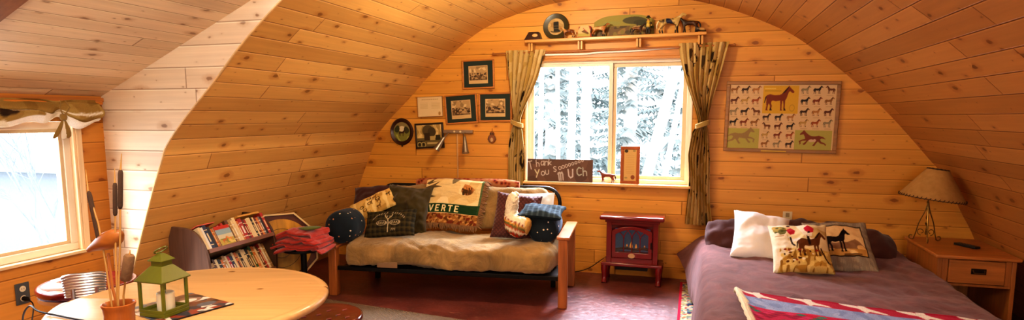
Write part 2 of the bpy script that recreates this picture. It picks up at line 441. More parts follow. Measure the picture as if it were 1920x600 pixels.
# ------------------------------------------------------------------ room
XC, Y1, YC, YN, YF, XW = -.745, 5.71, 3.05, .35, -1.6, -3.68
HL = [(0, 2.98), (.46, 2.785), (.94, 2.595), (1.2, 2.48), (1.3, 2.43), (1.46, 2.285), (1.68, 2.05), (1.9, 1.83), (2.1, 1.59), (2.25, 1.385), (2.35, 1.2), (2.43, .97), (2.5, .70), (2.55, .35), (2.565, 0)]
HR = [(0, 3.08), (.5, 2.9), (.72, 2.79), (1.0, 2.65), (1.15, 2.53), (1.49, 2.24), (1.78, 1.95), (2.0, 1.69), (2.17, 1.46), (2.30, 1.2), (2.39, .98), (2.47, .72), (2.53, .4), (2.565, 0)]
def smooth_curve(tab, sg):
    P = [Vector((XC + sg * h, z)) for z, h in tab]; out = []
    for i in range(len(P) - 1):
        p0, p1, p2, p3 = P[max(i - 1, 0)], P[i], P[i + 1], P[min(i + 2, len(P) - 1)]
        for k in range(5):
            t = k / 5; out.append(.5 * ((2 * p1) + (-p0 + p2) * t + (2 * p0 - 5 * p1 + 4 * p2 - p3) * t * t + (-p0 + 3 * p1 - 3 * p2 + p3) * t ** 3))
    out.append(P[-1]); return out
CL, CR_ = smooth_curve(HL, -1), smooth_curve(HR, 1)
def xleft(z):
    for a, b in zip(CL, CL[1:]):
        if a.y <= z <= b.y: return a.x + (b.x - a.x) * (z - a.y) / max(1e-6, b.y - a.y)
    return XC
def xright(z):
    for a, b in zip(CR_, CR_[1:]):
        if a.y <= z <= b.y: return a.x + (b.x - a.x) * (z - a.y) / max(1e-6, b.y - a.y)
    return XC
DS = .46
def dz(x): return 1.609 + DS * (x - XW)          # dormer ceiling height
XM = next(p.x for p in CL if p.x > -3 and p.y <= dz(p.x) + .001 and p.y > 2.1) if any(p.x > -3 and p.y > 2.1 and p.y <= dz(p.x) for p in CL) else -1.9
ZM = dz(XM)

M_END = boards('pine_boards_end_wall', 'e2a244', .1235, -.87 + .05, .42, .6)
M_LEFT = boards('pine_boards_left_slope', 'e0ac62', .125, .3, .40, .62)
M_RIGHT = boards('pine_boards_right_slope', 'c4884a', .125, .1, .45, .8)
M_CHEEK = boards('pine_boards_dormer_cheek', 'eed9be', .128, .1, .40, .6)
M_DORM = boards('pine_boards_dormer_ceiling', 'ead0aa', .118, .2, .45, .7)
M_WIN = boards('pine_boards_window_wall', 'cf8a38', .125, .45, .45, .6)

def arch(name, C, y0, y1, i0, i1, mat):
    mb = MB(); vs = []; uv = []; s = 0.0; L = []
    for i, p in enumerate(C):
        if i: s += (p - C[i - 1]).length
        L.append(s)
    for i in range(i0, i1):
        for y in (y0, y1): vs.append((C[i].x, y, C[i].y)); uv.append((y, L[i]))
    k = i1 - i0
    fs = [(2 * i, 2 * i + 1, 2 * i + 3, 2 * i + 2) for i in range(k - 1)]
    mb.add(vs, fs, 0, None, uv)
    o = mb.build(name, mat, None, smooth=60, base=False); return tag(o, kind='structure')
iL = next(i for i, p in enumerate(CL) if p.y >= 1.6); iR = next(i for i, p in enumerate(CR_) if p.y >= 1.6)
iM = next(i for i, p in enumerate(CL) if p.y >= ZM)
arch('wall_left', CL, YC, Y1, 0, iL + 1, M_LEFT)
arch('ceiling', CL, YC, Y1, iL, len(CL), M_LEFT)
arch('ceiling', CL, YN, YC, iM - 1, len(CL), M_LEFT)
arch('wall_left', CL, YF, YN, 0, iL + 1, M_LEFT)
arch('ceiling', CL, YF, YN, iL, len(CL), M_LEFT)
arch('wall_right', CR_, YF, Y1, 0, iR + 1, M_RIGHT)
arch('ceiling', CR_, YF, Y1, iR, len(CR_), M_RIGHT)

def panel(mb, pts, uvs): mb.add(pts, [tuple(range(len(pts)))], 0, None, uvs)
# end wall with the window opening
WX0, WX1, WZ0, WZ1 = -1.575, -.070, .868, 2.005
mb = MB()
for x0, z0, x1, z1 in [(-3.9, 0, WX0, 2.7), (WX1, 0, 2.5, 2.7), (WX0, 0, WX1, WZ0), (WX0, WZ1, WX1, 2.7)]:
    panel(mb, [(x0, Y1, z0), (x1, Y1, z0), (x1, Y1, z1), (x0, Y1, z1)], [(x0, z0), (x1, z0), (x1, z1), (x0, z1)])
tag(mb.build('wall_back', M_END, base=False), kind='structure')
mb = MB()
panel(mb, [(2.6, YF, 0), (-4, YF, 0), (-4, YF, 2.7), (2.6, YF, 2.7)], [(0, 0), (6, 0), (6, 2.7), (0, 2.7)])
tag(mb.build('wall_front', M_END, base=False), kind='structure')
# dormer: cheeks, ceiling, window wall
def cheek(name, y, flip):
    mb = MB()
    seq = sorted([(p.y, p.x) for p in CL[:iM + 1]] + [(1.609, xleft(1.609))])
    for (za, xa), (zb, xb) in zip(seq, seq[1:]):
        def lx(z): return XW if z <= 1.609 else XW + (z - 1.609) / DS
        q = [(lx(za), y, za), (xa, y, za), (xb, y, zb), (lx(zb), y, zb)]
        u = [(p[0], p[2]) for p in q]
        if flip: q.reverse(); u.reverse()
        panel(mb, q, u)
    return tag(mb.build(name, M_CHEEK, base=False), kind='structure')
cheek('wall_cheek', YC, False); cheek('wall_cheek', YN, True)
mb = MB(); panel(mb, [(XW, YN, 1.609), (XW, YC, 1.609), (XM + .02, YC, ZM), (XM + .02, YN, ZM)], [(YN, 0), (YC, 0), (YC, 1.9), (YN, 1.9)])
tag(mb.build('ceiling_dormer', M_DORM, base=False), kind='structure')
LY0, LY1, LZ0, LZ1 = 1.15, 2.838, .655, 1.452
mb = MB()
for y0, z0, y1, z1 in [(YN, 0, LY0, 1.65), (LY1, 0, YC, 1.65), (LY0, 0, LY1, LZ0), (LY0, LZ1, LY1, 1.65)]:
    panel(mb, [(XW, y0, z0), (XW, y1, z0), (XW, y1, z1), (XW, y0, z1)], [(y0, z0), (y1, z0), (y1, z1), (y0, z1)])
tag(mb.build('wall_window', M_WIN, base=False), kind='structure')
# thin light edge strip of the boards along the dormer opening
mb = MB()
vs = []; fs = []
for i, p in enumerate(CL[:iM + 1]):
    d = (CL[min(i + 1, iM)] - CL[max(i - 1, 0)]).normalized(); nn = Vector((d.y, -d.x))
    for y, o_ in ((YC - .007, -.002), (YC + .004, -.002), (YC + .004, .005), (YC - .007, .005)):
        vs.append((p.x + nn.x * o_, y, p.y + nn.y * o_))
k = iM + 1
for i in range(k - 1):
    for j in range(4): fs.append((4 * i + j, 4 * i + (j + 1) % 4, 4 * i + 4 + (j + 1) % 4, 4 * i + 4 + j))
mb.add(vs, fs)
tag(mb.build('trim_1', wood('pale_edge_strip', 'dcb27a', 2, .5, .2), base=False), kind='structure')
# header boards closing the corner of dormer ceiling and window wall
mb = MB(); mb.box((XW, YN, 1.575), (XW + .02, YC, 1.60))
tag(mb.build('trim_2', wood('header_pine', 'b8702e', 1, .45), base=False), kind='structure')
mb = MB(); mb.prism([(-3.66, dz(-3.66) - .06), (-2.0, dz(-2.0) - .06), (-2.0, dz(-2.0) - .002), (-3.66, dz(-3.66) - .002)], 1.86, 1.985)
tag(mb.build('trim_3', wood('dark_rafter', '8a5428', 0, .5), base=False), kind='structure')

# floor
t = NT('red_painted_concrete')
tc = t.n('TexCoord')
a1 = t.n('TexNoise', Vector=tc.outputs['Object'], Scale=3.0, Detail=8.0, Roughness=.65).outputs[0]
a2 = t.n('TexNoise', Vector=tc.outputs['Object'], Scale=22.0, Detail=6.0, Roughness=.7).outputs[0]
c = t.ramp(a1, [(.3, lin('4c2622')), (.55, lin('6c3630')), (.75, lin('84463c'))])
c = t.mix(t.n('MapRange', _0=a2, _1=.55, _2=.75).outputs[0], c, lin('9c6a5a'))
t.bsdf(c, t.n('MapRange', _0=a2, _1=.3, _2=.7, _3=.28, _4=.5).outputs[0], bump=a2, bstr=.25, bdist=.004, spec=.5)
mb = MB(); mb.add([(-4.2, YF, 0), (2.8, YF, 0), (2.8, Y1, 0), (-4.2, Y1, 0)], [(0, 1, 2, 3)])
tag(mb.build('floor', t.m, base=False), kind='structure')

# ------------------------------------------------------------------ windows
VINYL = plain('ivory_vinyl', 'e9dcc4', .4, var=.04)
VINYL2 = plain('tan_vinyl', 'd9bf96', .4, var=.05)
PINE = wood('pine_trim', 'd08c40', 0, .4)
PINEV = wood('pine_trim_upright', 'd08c40', 2, .4)
GLASS = glass('window_glass', .0, (.97, .99, 1))
def ring_rect(mb, x0, z0, x1, z1, w, y0, y1, mi=0):
    mb.box((x0, y0, z0), (x1, y1, z0 + w), mi); mb.box((x0, y0, z1 - w), (x1, y1, z1), mi)
    mb.box((x0, y0, z0 + w), (x0 + w, y1, z1 - w), mi); mb.box((x1 - w, y0, z0 + w), (x1, y1, z1 - w), mi)
w1 = tag(empty('window_1', ((WX0 + WX1) / 2, Y1, WZ0), None, None), kind='structure')
mb = MB(); ring_rect(mb, WX0, WZ0, WX1, WZ1, .035, Y1 + .02, Y1 + .11); mb.build('frame', VINYL, w1, bevel=.004)
mb = MB(); ring_rect(mb, WX0 + .03, WZ0 + .028, -.765, WZ1 - .03, .03, Y1 + .035, Y1 + .06); mb.box((-.80, Y1 + .03, WZ0 + .03), (-.765, Y1 + .062, WZ1 - .03)); mb.build('sash', VINYL, w1, bevel=.003)
mb = MB(); ring_rect(mb, -.775, WZ0 + .028, WX1 - .03, WZ1 - .03, .042, Y1 + .06, Y1 + .09); mb.build('sash', VINYL2, w1, bevel=.003)
mb = MB(); mb.box((-.803, Y1 + .022, 1.40), (-.79, Y1 + .035, 1.47)); mb.build('latch', VINYL, w1)
for x0, x1, y in ((WX0 + .06, -.80, Y1 + .047), (-.735, WX1 - .07, Y1 + .075)):
    mb = MB(); mb.add([(x0, y, WZ0 + .05), (x1, y, WZ0 + .05), (x1, y, WZ1 - .055), (x0, y, WZ1 - .055)], [(0, 1, 2, 3)]); mb.build('pane', GLASS, w1)
mb = MB(); mb.box((WX0 - .03, Y1 - .085, WZ0 - .025), (WX1 + .03, Y1 + .03, WZ0)); mb.build('sill', wood('sill_pine', 'e6b878', 0, .35), w1, bevel=.006)
mb = MB(); mb.box((WX0 - .02, Y1 - .018, WZ1 + .012), (WX1 + .02, Y1, WZ1 + .085)); mb.box((WX0 - .01, Y1 - .03, WZ1 - .012), (WX1 + .01, Y1 + .03, WZ1 + .012)); mb.build('head_casing', PINE, w1, bevel=.004)
mb = MB(); mb.box((WX0 - .015, Y1 - .012, WZ0), (WX0 + .004, Y1 + .1, WZ1)); mb.box((WX1 - .004, Y1 - .012, WZ0), (WX1 + .015, Y1 + .1, WZ1)); mb.build('jamb', plain('white_jamb', 'efe4cf', .5, var=.05), w1, bevel=.003)

w2 = tag(empty('window_2', (XW, (LY0 + LY1) / 2, LZ0), None, None), kind='structure')
def MLW():  # local x -> world y, local y -> world -x (outwards)
    M = Matrix(((0, -1, 0), (1, 0, 0), (0, 0, 1))).to_4x4(); M.translation = (XW, 0, 0); return M
mb = MB(); mb.M = MLW(); ring_rect(mb, LY0, LZ0, LY1, LZ1, .045, .02, .10); mb.build('frame', VINYL, w2, bevel=.004)
mb = MB(); mb.M = MLW(); ring_rect(mb, 1.98, LZ0 + .03, LY1 - .03, LZ1 - .03, .036, .03, .06); mb.build('sash', VINYL2, w2, bevel=.003)
mb = MB(); mb.M = MLW(); ring_rect(mb, LY0 + .03, LZ0 + .03, 2.02, LZ1 - .03, .036, .06, .09); mb.build('sash', VINYL, w2, bevel=.003)
for a, b, d in ((2.01, LY1 - .065, .045), (LY0 + .06, 1.99, .075)):
    mb = MB(); mb.M = MLW(); mb.add([(a, d, LZ0 + .06), (b, d, LZ0 + .06), (b, d, LZ1 - .06), (a, d, LZ1 - .06)], [(0, 1, 2, 3)]); mb.build('pane', GLASS, w2)
mb = MB(); mb.M = MLW(); mb.box((LY0 - .02, -.03, LZ0 - .02), (LY1 + .02, .03, LZ0)); mb.build('sill', wood('left_sill_pine', 'eac795', 1, .35), w2, bevel=.004)
mb = MB(); mb.M = MLW(); mb.box((LY1 - .004, -.012, LZ0), (LY1 + .012, .10, LZ1)); mb.box((LY1 + .012, -.016, LZ0 - .02), (LY1 + .05, 0, LZ1 + .05)); mb.build('jamb', wood('bright_jamb', 'f0cfa0', 2, .4, .15), w2, bevel=.003)
mb = MB(); mb.M = MLW(); mb.box((LY0, -.014, LZ1), (LY1 + .012, 0, LZ1 + .06)); mb.build('head_casing', PINE, w2, bevel=.003)

# ------------------------------------------------------------------ outside
SNOW = plain('snow', 'aeb2b6', .9, var=.05, scale=3.0)
mb = MB()
def gfn(u, v):
    x, y = -26 + 52 * u, -12 + 50 * v
    return (x, y, -2.6 + .15 * fbm((x, y, 0), .2) + max(0, y - 12) * .05 + max(0, -x - 8) * .06)
mb.grid(gfn, 60, 60)
tag(mb.build('snowy_ground', SNOW, base=False), kind='structure')
FOL = plain('frosted_needles', '848e8c', .9, var=.35, scale=2.0)
FOL2 = plain('grey_needles', '959e9c', .9, var=.35, scale=2.0)
BARK = plain('pale_bark', 'd6d2cc', .9, var=.15, scale=4.0)
def conifer(x, y, h, rad, seed, label, grp, bare=0.0, dens=1.0, mat=None):
    r = random.Random(seed); z0 = gfn((x + 26) / 52, (y + 12) / 50)[2] - .1
    e = empty('conifer_tree', (x, y, z0), label, 'tree', grp)
    mb = MB(); mb.tube([(x, y, z0), (x + r.uniform(-.1, .1), y, z0 + h * .5), (x + r.uniform(-.15, .15), y, z0 + h)], [.16 + rad * .03, .11 + rad * .02, .02], 10); mb.build('trunk', BARK, e)
    mb = MB(); nb = int(150 * dens)
    for k in range(nb):
        zt = bare + (1 - bare) * r.random(); z = z0 + h * zt; a = r.uniform(0, 6.28); L = rad * (1.08 - zt) * r.uniform(.5, 1.0)
        d = Vector((math.cos(a), math.sin(a), -.25)); p = Vector((x, y, z))
        s = Vector((-d.y, d.x, 0)).normalized()
        for q in range(7):
            f = (q + 1) / 7; c = p + d * L * f + Vector((0, 0, .1 * L * f * f)); wv = .30 * L * (1.15 - f) * r.uniform(.5, 1.2) + .04
            t1 = c + s * wv + Vector((0, 0, -wv * .5)) + d * .12; t2 = c - s * wv + Vector((0, 0, -wv * .5)) + d * .12
            b = len(mb.v); mb.v += [c - d * .05, t1, c + d * .10, t2]; mb.f += [(b, b + 1, b + 2), (b, b + 2, b + 3)]; mb.mi += [0, 0]
    mb.build('foliage', mat or FOL, e, smooth=0)
gt = 'conifers in the snow beyond the end window'
for i, (px, Y, h, rad, bare, de) in enumerate([(1035, 13.5, 10, 1.5, .1, 1.2), (1100, 17, 12, 1.9, .05, 1.2), (1180, 14.5, 10, 1.7, .05, 1.3), (1245, 18, 13, 2.0, .05, 1.3), (1290, 13.0, 9, 1.5, .1, 1.2), (1150, 21, 13, 2.3, 0, 1.2), (1050, 22, 13, 2.3, 0, 1.2), (1330, 20, 13, 2.3, 0, 1.2), (985, 18, 12, 2.0, 0, 1.2)]):
    p = at_y(px, 240, Y)
    conifer(p.x, Y, h, rad, 40 + i, 'frosted grey-green conifer among others beyond the end window', gt, bare, de, FOL if i % 2 else FOL2)
for px, Y, r_, lean in [(1072, 11.5, .075, .02), (1046, 12.4, .045, -.02), (1098, 12.6, .09, .0), (1014, 11.2, .045, .02), (1240, 11.0, .09, .30), (1266, 12.0, .05, .2)]:
    p = at_y(px, 240, Y); mb = MB(); mb.tube([(p.x - lean * 3.2, Y, -2.7), (p.x, Y, 1.4), (p.x + lean * 4, Y, 6.5)], [r_ * 1.2, r_, r_ * .7], 12)
    tag(mb.build('birch_tree', plain('white_birch_bark', 'f4f2ee', .8, var=.06, scale=5.0)), 'slim white tree trunk standing bare outside the end window', 'tree trunk', 'white trunks beyond the end window')
# left window view: grey shed and a bare frosted tree
sh = empty('garden_shed', (-17.0, 11.2, -1.6), 'long low grey shed in the snow outside the left window', 'shed')
mb = MB(); mb.box((-22, 10.2, -2.6), (-13.5, 12.5, .25)); mb.build('wall', plain('grey_shed_wall', '8a8e92', .9), sh)
mb = MB(); mb.prism([(-22.4, .25), (-13.1, .25), (-13.4, .75), (-22.2, .75)], 9.9, 12.8); mb.build('roof', SNOW, sh)
r = random.Random(3)
mb = MB()
def branch(p, d, L, rr, k):
    q = p + d * L; mb.tube([p, q], [rr, rr * .6], 5)
    if k:
        for _ in range(4):
            dd = (d + Vector((r.uniform(-.8, .8), r.uniform(-.8, .8), r.uniform(-.2, .7)))).normalized(); branch(p + d * L * r.uniform(.4, 1), dd, L * .62, rr * .55, k - 1)
p = at_x(75, 330, -9.0); branch(Vector((p.x, p.y, -2.5)), Vector((.05, 0, 1)), 2.6, .035, 4)
tag(mb.build('bare_tree', plain('frosted_twigs', '8a9096', .9)), 'bare frosted tree with fine twigs outside the left window', 'tree')

# ------------------------------------------------------------------ light
w = bpy.data.worlds.new('World'); sc.world = w; w.use_nodes = True
nt = w.node_tree; bg = nt.nodes['Background']
tcw = nt.nodes.new('ShaderNodeTexCoord'); sx = nt.nodes.new('ShaderNodeSeparateXYZ'); nt.links.new(tcw.outputs['Generated'], sx.inputs[0])
rp = nt.nodes.new('ShaderNodeValToRGB'); nt.links.new(sx.outputs[2], rp.inputs[0])
rp.color_ramp.elements[0].color = (.86, .92, 1, 1); rp.color_ramp.elements[1].color = (.80, .90, 1, 1)
nt.links.new(rp.outputs[0], bg.inputs[0]); bg.inputs[1].default_value = 5.0
def area(name, loc, tgt, sx_, sy_, power, col):
    l = bpy.data.lights.new(name, 'AREA'); l.shape = 'RECTANGLE'; l.size = sx_; l.size_y = sy_; l.energy = power; l.color = col
    o = link(name, l); d = Vector(tgt) - Vector(loc); o.location = loc; o.rotation_euler = d.to_track_quat('-Z', 'Y').to_euler(); return o
area('daylight_left', (-5.0, 1.6, 2.6), (-2.6, 2.6, .7), 1.8, 1.2, 520, (.95, .97, 1))
area('daylight_back', (-.8, 7.1, 3.0), (-.7, 4.6, .2), 1.8, 1.2, 820, (.76, .82, 1))
def point(name, loc, power, col, rad):
    l = bpy.data.lights.new(name, 'POINT'); l.energy = power; l.color = col; l.shadow_soft_size = rad
    o = link(name, l); o.location = loc; return o
point('ceiling_and_fill_lamp', (-1.15, 4.1, 2.34), 58, (1, .86, .62), .06)  # the ceiling lamp itself, hung above the view
point('ceiling_and_fill_lamp', (-1.3, 1.0, 2.1), 80, (1, .89, .70), .25)  # added fill light overhead, not an actual ceiling lamp
area('room_fill', (1.3, -.7, 1.75), (-2.6, 4.3, 1.3), 1.6, 1.2, 105, (1, .92, .80))
sc.view_settings.view_transform = 'Standard'; sc.view_settings.look = 'None'; sc.view_settings.exposure = 0.18
try: sc.view_settings.look = 'Medium High Contrast'
except Exception: pass
sc.cycles.max_bounces = 8; sc.cycles.diffuse_bounces = 5; sc.cycles.sample_clamp_indirect = 6.0

# ------------------------------------------------------------------ daybed
FO = Vector((-2.87, 4.363, 0)); FA = math.atan2(.198, 1.905)
MFU = T(FO) @ Matrix.Rotation(FA, 4, 'Z'); MFI = MFU.inverted()
def at_f(px, py, off):
    n = Vector((-math.sin(FA), math.cos(FA), 0)); d = ray(px, py)
    return CP + d * ((n.dot(FO) + off - n.dot(CP)) / n.dot(d))
OAK = wood('red_oak', 'a5602c', 2, .4, .35)
OAKX = wood('red_oak_arm', 'b0683a', 1, .3, .3)
BLACK = plain('black_metal', '191715', .4, .6, .1)
DARKSLAT = plain('dark_slats', '2a1f18', .7)
bed0 = empty('daybed', FO, 'black metal daybed with red oak end posts standing under the window', 'daybed', rz=FA)
def fbox(lo, hi, name, mat, bev=.006):
    mb = MB(); mb.M = MFU; mb.box(lo, hi); return mb.build(name, mat, bed0, bevel=bev)
fbox((-.035, -.035, 0), (.035, .035, .40), 'leg', OAK); fbox((-.035, .75, 0), (.035, .82, .40), 'leg', OAK)
fbox((1.88, -.035, 0), (1.95, .035, .54), 'leg', OAK); fbox((1.88, .62, 0), (1.95, .69, .54), 'leg', OAK)
fbox((-.05, -.04, .40), (.05, .84, .425), 'arm', OAKX); fbox((1.868, -.04, .54), (1.965, .70, .565), 'arm', OAKX)
fbox((.036, -.015, .215), (1.879, .02, .25), 'front_rail', BLACK, .004)
fbox((.05, .03, .205), (1.865, .80, .235), 'seat_deck', DARKSLAT, .003)
for x in (.12, 1.75): fbox((x, .55, 0), (x + .04, .59, .204), 'rear_leg', BLACK, .003)
mb = MB(); mb.M = MFU
pts = [(.08, .80, .235), (.08, .855, .72)]
for k in range(7): a = k / 6 * math.pi / 2; pts.append((.20 - .12 * math.cos(a), .86, .72 + .12 * math.sin(a)))
for k in range(7): a = k / 6 * math.pi / 2; pts.append((1.66 + .13 * math.sin(a), .86, .71 + .13 * math.cos(a)))
pts += [(1.79, .855, .60), (1.79, .80, .235)]
mb.tube(pts, .017, 10); mb.build('back_rail', BLACK, bed0)

t = NT('tan_suede'); tc = t.n('TexCoord'); b_ = lin('927344')
n1 = t.n('TexNoise', Vector=tc.outputs['Object'], Scale=4.0, Detail=6.0, Roughness=.6, Distortion=1.8).outputs[0]
n2 = t.n('TexNoise', Vector=tc.outputs['Object'], Scale=380.0).outputs[0]
c = t.ramp(n1, [(.3, scale_c(b_, .62)), (.5, b_), (.72, scale_c(b_, 1.45))])
t.bsdf(c, .85, bump=t.math('ADD', t.math('MULTIPLY', n1, 2.0), t.math('MULTIPLY', n2, .2)), bstr=.6, bdist=.02, spec=.15, Sheen_Weight=.4, Sheen_Tint=(1, .9, .7))
SUEDE = t.m
mat_e = empty('futon_mattress', MFU @ Vector((.95, .3, .236)), 'thick tan suede mattress folded along the seat and back of the daybed', 'mattress')
def pad(name, x0, x1, cy, cz, hy, hz, tilt, parent, mat, seed, amp=.02, ex=3.2, nx=90, nr=44, sag=0.0, M=MFU, lip=0.0):
    mb = MB(); ct, st = math.cos(tilt), math.sin(tilt)
    def fn(u, v):
        x = x0 + (x1 - x0) * v; e = min(v, 1 - v) * (x1 - x0)
        k = 1.0 if e > .09 else math.sqrt(max(0, 1 - (1 - e / .09) ** 2)) * .9 + .1 * (e / .09)
        a = 2 * math.pi * u; cx, sx_ = math.cos(a), math.sin(a)
        yy = math.copysign(abs(cx) ** (2 / ex), cx) * hy * k; zz = math.copysign(abs(sx_) ** (2 / ex), sx_) * hz * k
        d = fbm((x * 1.0, yy * 2, zz * 2 + seed), 3.0) * amp + fbm((x * 3 + yy * 5, zz * 3, seed), 6.0, 2) * amp * .45
        if lip and yy < -hy * .88 and zz < 0: zz -= lip * (.55 + .45 * math.sin(x * 5.2 + 1.0)) * k * min(1, (-yy / hy - .88) / .08); yy -= .012 * k
        yy += d * cx; zz += d * sx_ - sag * math.sin(v * math.pi * 3 + seed) * (.5 if zz < 0 else .2)
        return M @ Vector((x, cy + yy * ct - zz * st, cz + yy * st + zz * ct))
    mb.grid(fn, nr, nx, wrapu=True); return mb.build(name, mat, parent, smooth=80)
pad('seat_pad', .045, 1.865, .335, .355, .365, .108, 0, mat_e, SUEDE, 3.0, .034, 3.4, sag=.006, lip=.034)
pad('back_pad', .14, 1.745, .700, .665, .062, .185, R(-18), mat_e, SUEDE, 8.0, .018, 3.0)
mb = MB(); mb.M = MFU; mb.box((.40, -.048, .262), (.575, -.036, .31)); mb.build('strap', plain('tan_strap', '8a6a48', .8), mat_e, bevel=.004)

# dotted navy cloth
def dotted(name):
    t = NT(name); tc = t.n('TexCoord')
    v = t.n('TexVoronoi', Vector=tc.outputs['Object'], Scale=24.0)
    sp = t.n('SeparateColor', Color=v.outputs[1])
    thr = t.math('MULTIPLY', t.math('GREATER_THAN', sp.outputs[0], .3), .17)
    d = t.math('LESS_THAN', v.outputs[0], thr)
    dc = t.mix(t.math('GREATER_THAN', sp.outputs[1], .55), lin('e8d6b8'), lin('cf8a5a'))
    n1 = t.n('TexNoise', Vector=tc.outputs['Object'], Scale=12.0, Detail=4.0).outputs[0]
    base = t.mix(n1, lin('121a20'), lin('202b34'))
    t.bsdf(t.mix(d, base, dc), .9, bump=n1, bstr=.3, bdist=.01, spec=.2, Sheen_Weight=.12, Sheen_Tint=(.6, .75, 1)); return t.m
NAVY = dotted('navy_with_small_flowers')
def bolster(x, z, y0, y1, r, label):
    mb = MB(); L = y1 - y0; pr = [(.004, 0), (r * .55, .004), (r * .85, .018), (r * .97, .045), (r, .09), (r, L - .09), (r * .97, L - .045), (r * .85, L - .018), (r * .5, L - .004), (.004, L)]
    mb.lathe(pr, 36, MFU @ T(x, y0, z) @ RX(-90))
    return tag(mb.build('bolster', NAVY), label, 'bolster')
bolster(.055, .568, -.02, .27, .138, 'navy bolster with tiny flowers at the left end of the daybed')
bolster(1.725, .583, .17, .58, .130, 'navy bolster with tiny flowers tucked against the right daybed arm')

def pil_px(name, c, t_, mat, label, cat='pillow', cv=None, at=at_f, group=None, **kw):
    M, w_, h_ = quad_frame(*[at(*q) for q in c])
    o = pillow(name, w_, h_, t_, M, mat, cv, **kw); return tag(o, label, cat, group)
MAROON = fabric('maroon_cotton', '3c1a17'); QUILT = None
t = NT('maroon_quilted'); tc = t.n('TexCoord'); sp = t.n('SeparateXYZ', Vector=tc.outputs['Object'])
qa = t.math('ABSOLUTE', t.math('SINE', t.math('MULTIPLY', t.math('ADD', sp.outputs[0], sp.outputs[2]), 95.0)))
qb = t.math('ABSOLUTE', t.math('SINE', t.math('MULTIPLY', t.math('SUBTRACT', sp.outputs[0], sp.outputs[2]), 95.0)))
q = t.math('MULTIPLY', qa, qb)
t.bsdf(t.mix(q, lin('42201b'), lin('5c2c26')), .8, bump=q, bstr=.5, bdist=.008, spec=.2, Sheen_Weight=.3); QUILT = t.m
OLIVE = fabric('olive_canvas', '40361a', .85, .35, 9.0)
pil_px('pillow', [(654, 356, .66), (738, 346, .70), (745, 398, .50), (668, 402, .46)], .14, MAROON, 'dark maroon pillow at the back left corner behind the cream picture pillow', seed=2)
# cream tapestry pillow with small brown pictures
cv = Canvas(.44, .21, 88, 'c9a55e')
cv.blotch(['b08a45', 'dcc07e'], 9, 5, -.02)
for k in range(14):
    x, y = rnd.uniform(.03, .41), rnd.uniform(.02, .19); cc = rnd.choice(['4a3316', '6a4a20', '2f2614'])
    if k % 3 == 0: cv.horse(x, y - .02, .06, cc)
    elif k % 3 == 1: cv.rect(x - .02, y - .012, x + .02, y + .012, cc); cv.rect(x - .012, y - .006, x + .014, y + .006, 'd8b870')
    else: cv.ring(x, y, .022, .016, .35, cc)
pil_px('pillow', [(649, 392, .36), (726, 354, .52), (753, 379, .47), (677, 413, .30)], .09, P_CLOTH, 'cream tapestry pillow with small brown pictures lying tilted on the daybed', cv=cv, seed=4, pinch=.04, col0='5a4420')
pil_px('pillow', [(722, 340, .60), (814, 354, .62), (798, 444, .44), (722, 442, .40)], .18, OLIVE, 'crumpled olive green pillow between plaid pillow and moose throw', seed=7, wr=.045, pinch=.12, n=44)
# plaid pillow with pale stag emblem
cv = Canvas(.42, .22, 110, '2f2a1a')
for k in range(11):
    x = .02 + k * .04; cv.rect(x, 0, x + .014, .22, '4a3d22', .6); cv.rect(x + .02, 0, x + .026, .22, '141518', .55)
for k in range(6):
    y = .01 + k * .04; cv.rect(0, y, .42, y + .013, '4d4226', .5); cv.rect(0, y + .02, .42, y + .026, '15161a', .55)
pc = 'c3b28a'
cv.line([(.205, .03), (.21, .10), (.205, .125)], .008, pc); cv.line([(.205, .125), (.18, .155), (.176, .17)], .006, pc); cv.line([(.205, .125), (.232, .155), (.236, .172)], .006, pc)
cv.line([(.192, .14), (.198, .16)], .004, pc); cv.line([(.22, .14), (.214, .16)], .004, pc)
for cx in (.155, .265):
    cv.ring(cx, .10, .045, .020, .2, 'a8987a')
    for k in range(4): cv.line([(cx - .028 + k * .018, .092), (cx - .022 + k * .018, .108)], .004, pc); cv.line([(cx - .022 + k * .018, .108), (cx - .016 + k * .018, .094)], .003, pc)
for k in range(15):
    a = R(152 - k * 8.9); x, y = .207 + .145 * math.cos(a), .09 + .1 * math.sin(a)
    if k == 7: continue
    cv.line([(x - .004, y - .006), (x + .003, y + .007)], .0045, 'a8987a'); cv.line([(x + .002, y - .005), (x + .005, y + .004)], .003, 'a8987a')
for k in range(5): cv.line([(.235 + k * .007, .04 + .008 * (k % 2)), (.239 + k * .007, .055)], .004, 'a8987a')
pil_px('pillow', [(683, 399, .29), (778, 392, .29), (782, 441, .16), (688, 446, .16)], .11, P_CLOTH, 'dark plaid pillow with pale stag emblem leaning on the daybed seat', cv=cv, seed=5, pinch=.05, col0='2a261a')
pil_px('pillow', [(956, 360, .70), (1036, 362, .70), (1043, 425, .60), (950, 425, .60)], .10, fabric('window_lit_white_cotton', 'd6d8d6'), 'white pillow against the right end of the black back rail', seed=9, pinch=.05)  # cool window light is put into this cotton's white
pil_px('pillow', [(937, 356, .55), (1022, 372, .55), (1000, 452, .38), (914, 447, .38)], .10, QUILT, 'maroon quilted pillow standing behind the white alpaca cushion', seed=11, pinch=.07)
cv = Canvas(.34, .34, 70, '2e3a42')
for k in range(9): cv.rect(.02 + k * .042, 0, .035 + k * .042, .34, '56666e', .55); cv.rect(0, .02 + k * .042, .34, .035 + k * .042, '1c252b', .55)
pil_px('pillow', [(968, 383, .46), (1046, 390, .46), (1071, 411, .14), (985, 403, .14)], .10, P_CLOTH, 'blue grey plaid pillow lying on top of the right navy bolster', cv=cv, seed=12, pinch=.12, col0='1f2a31')
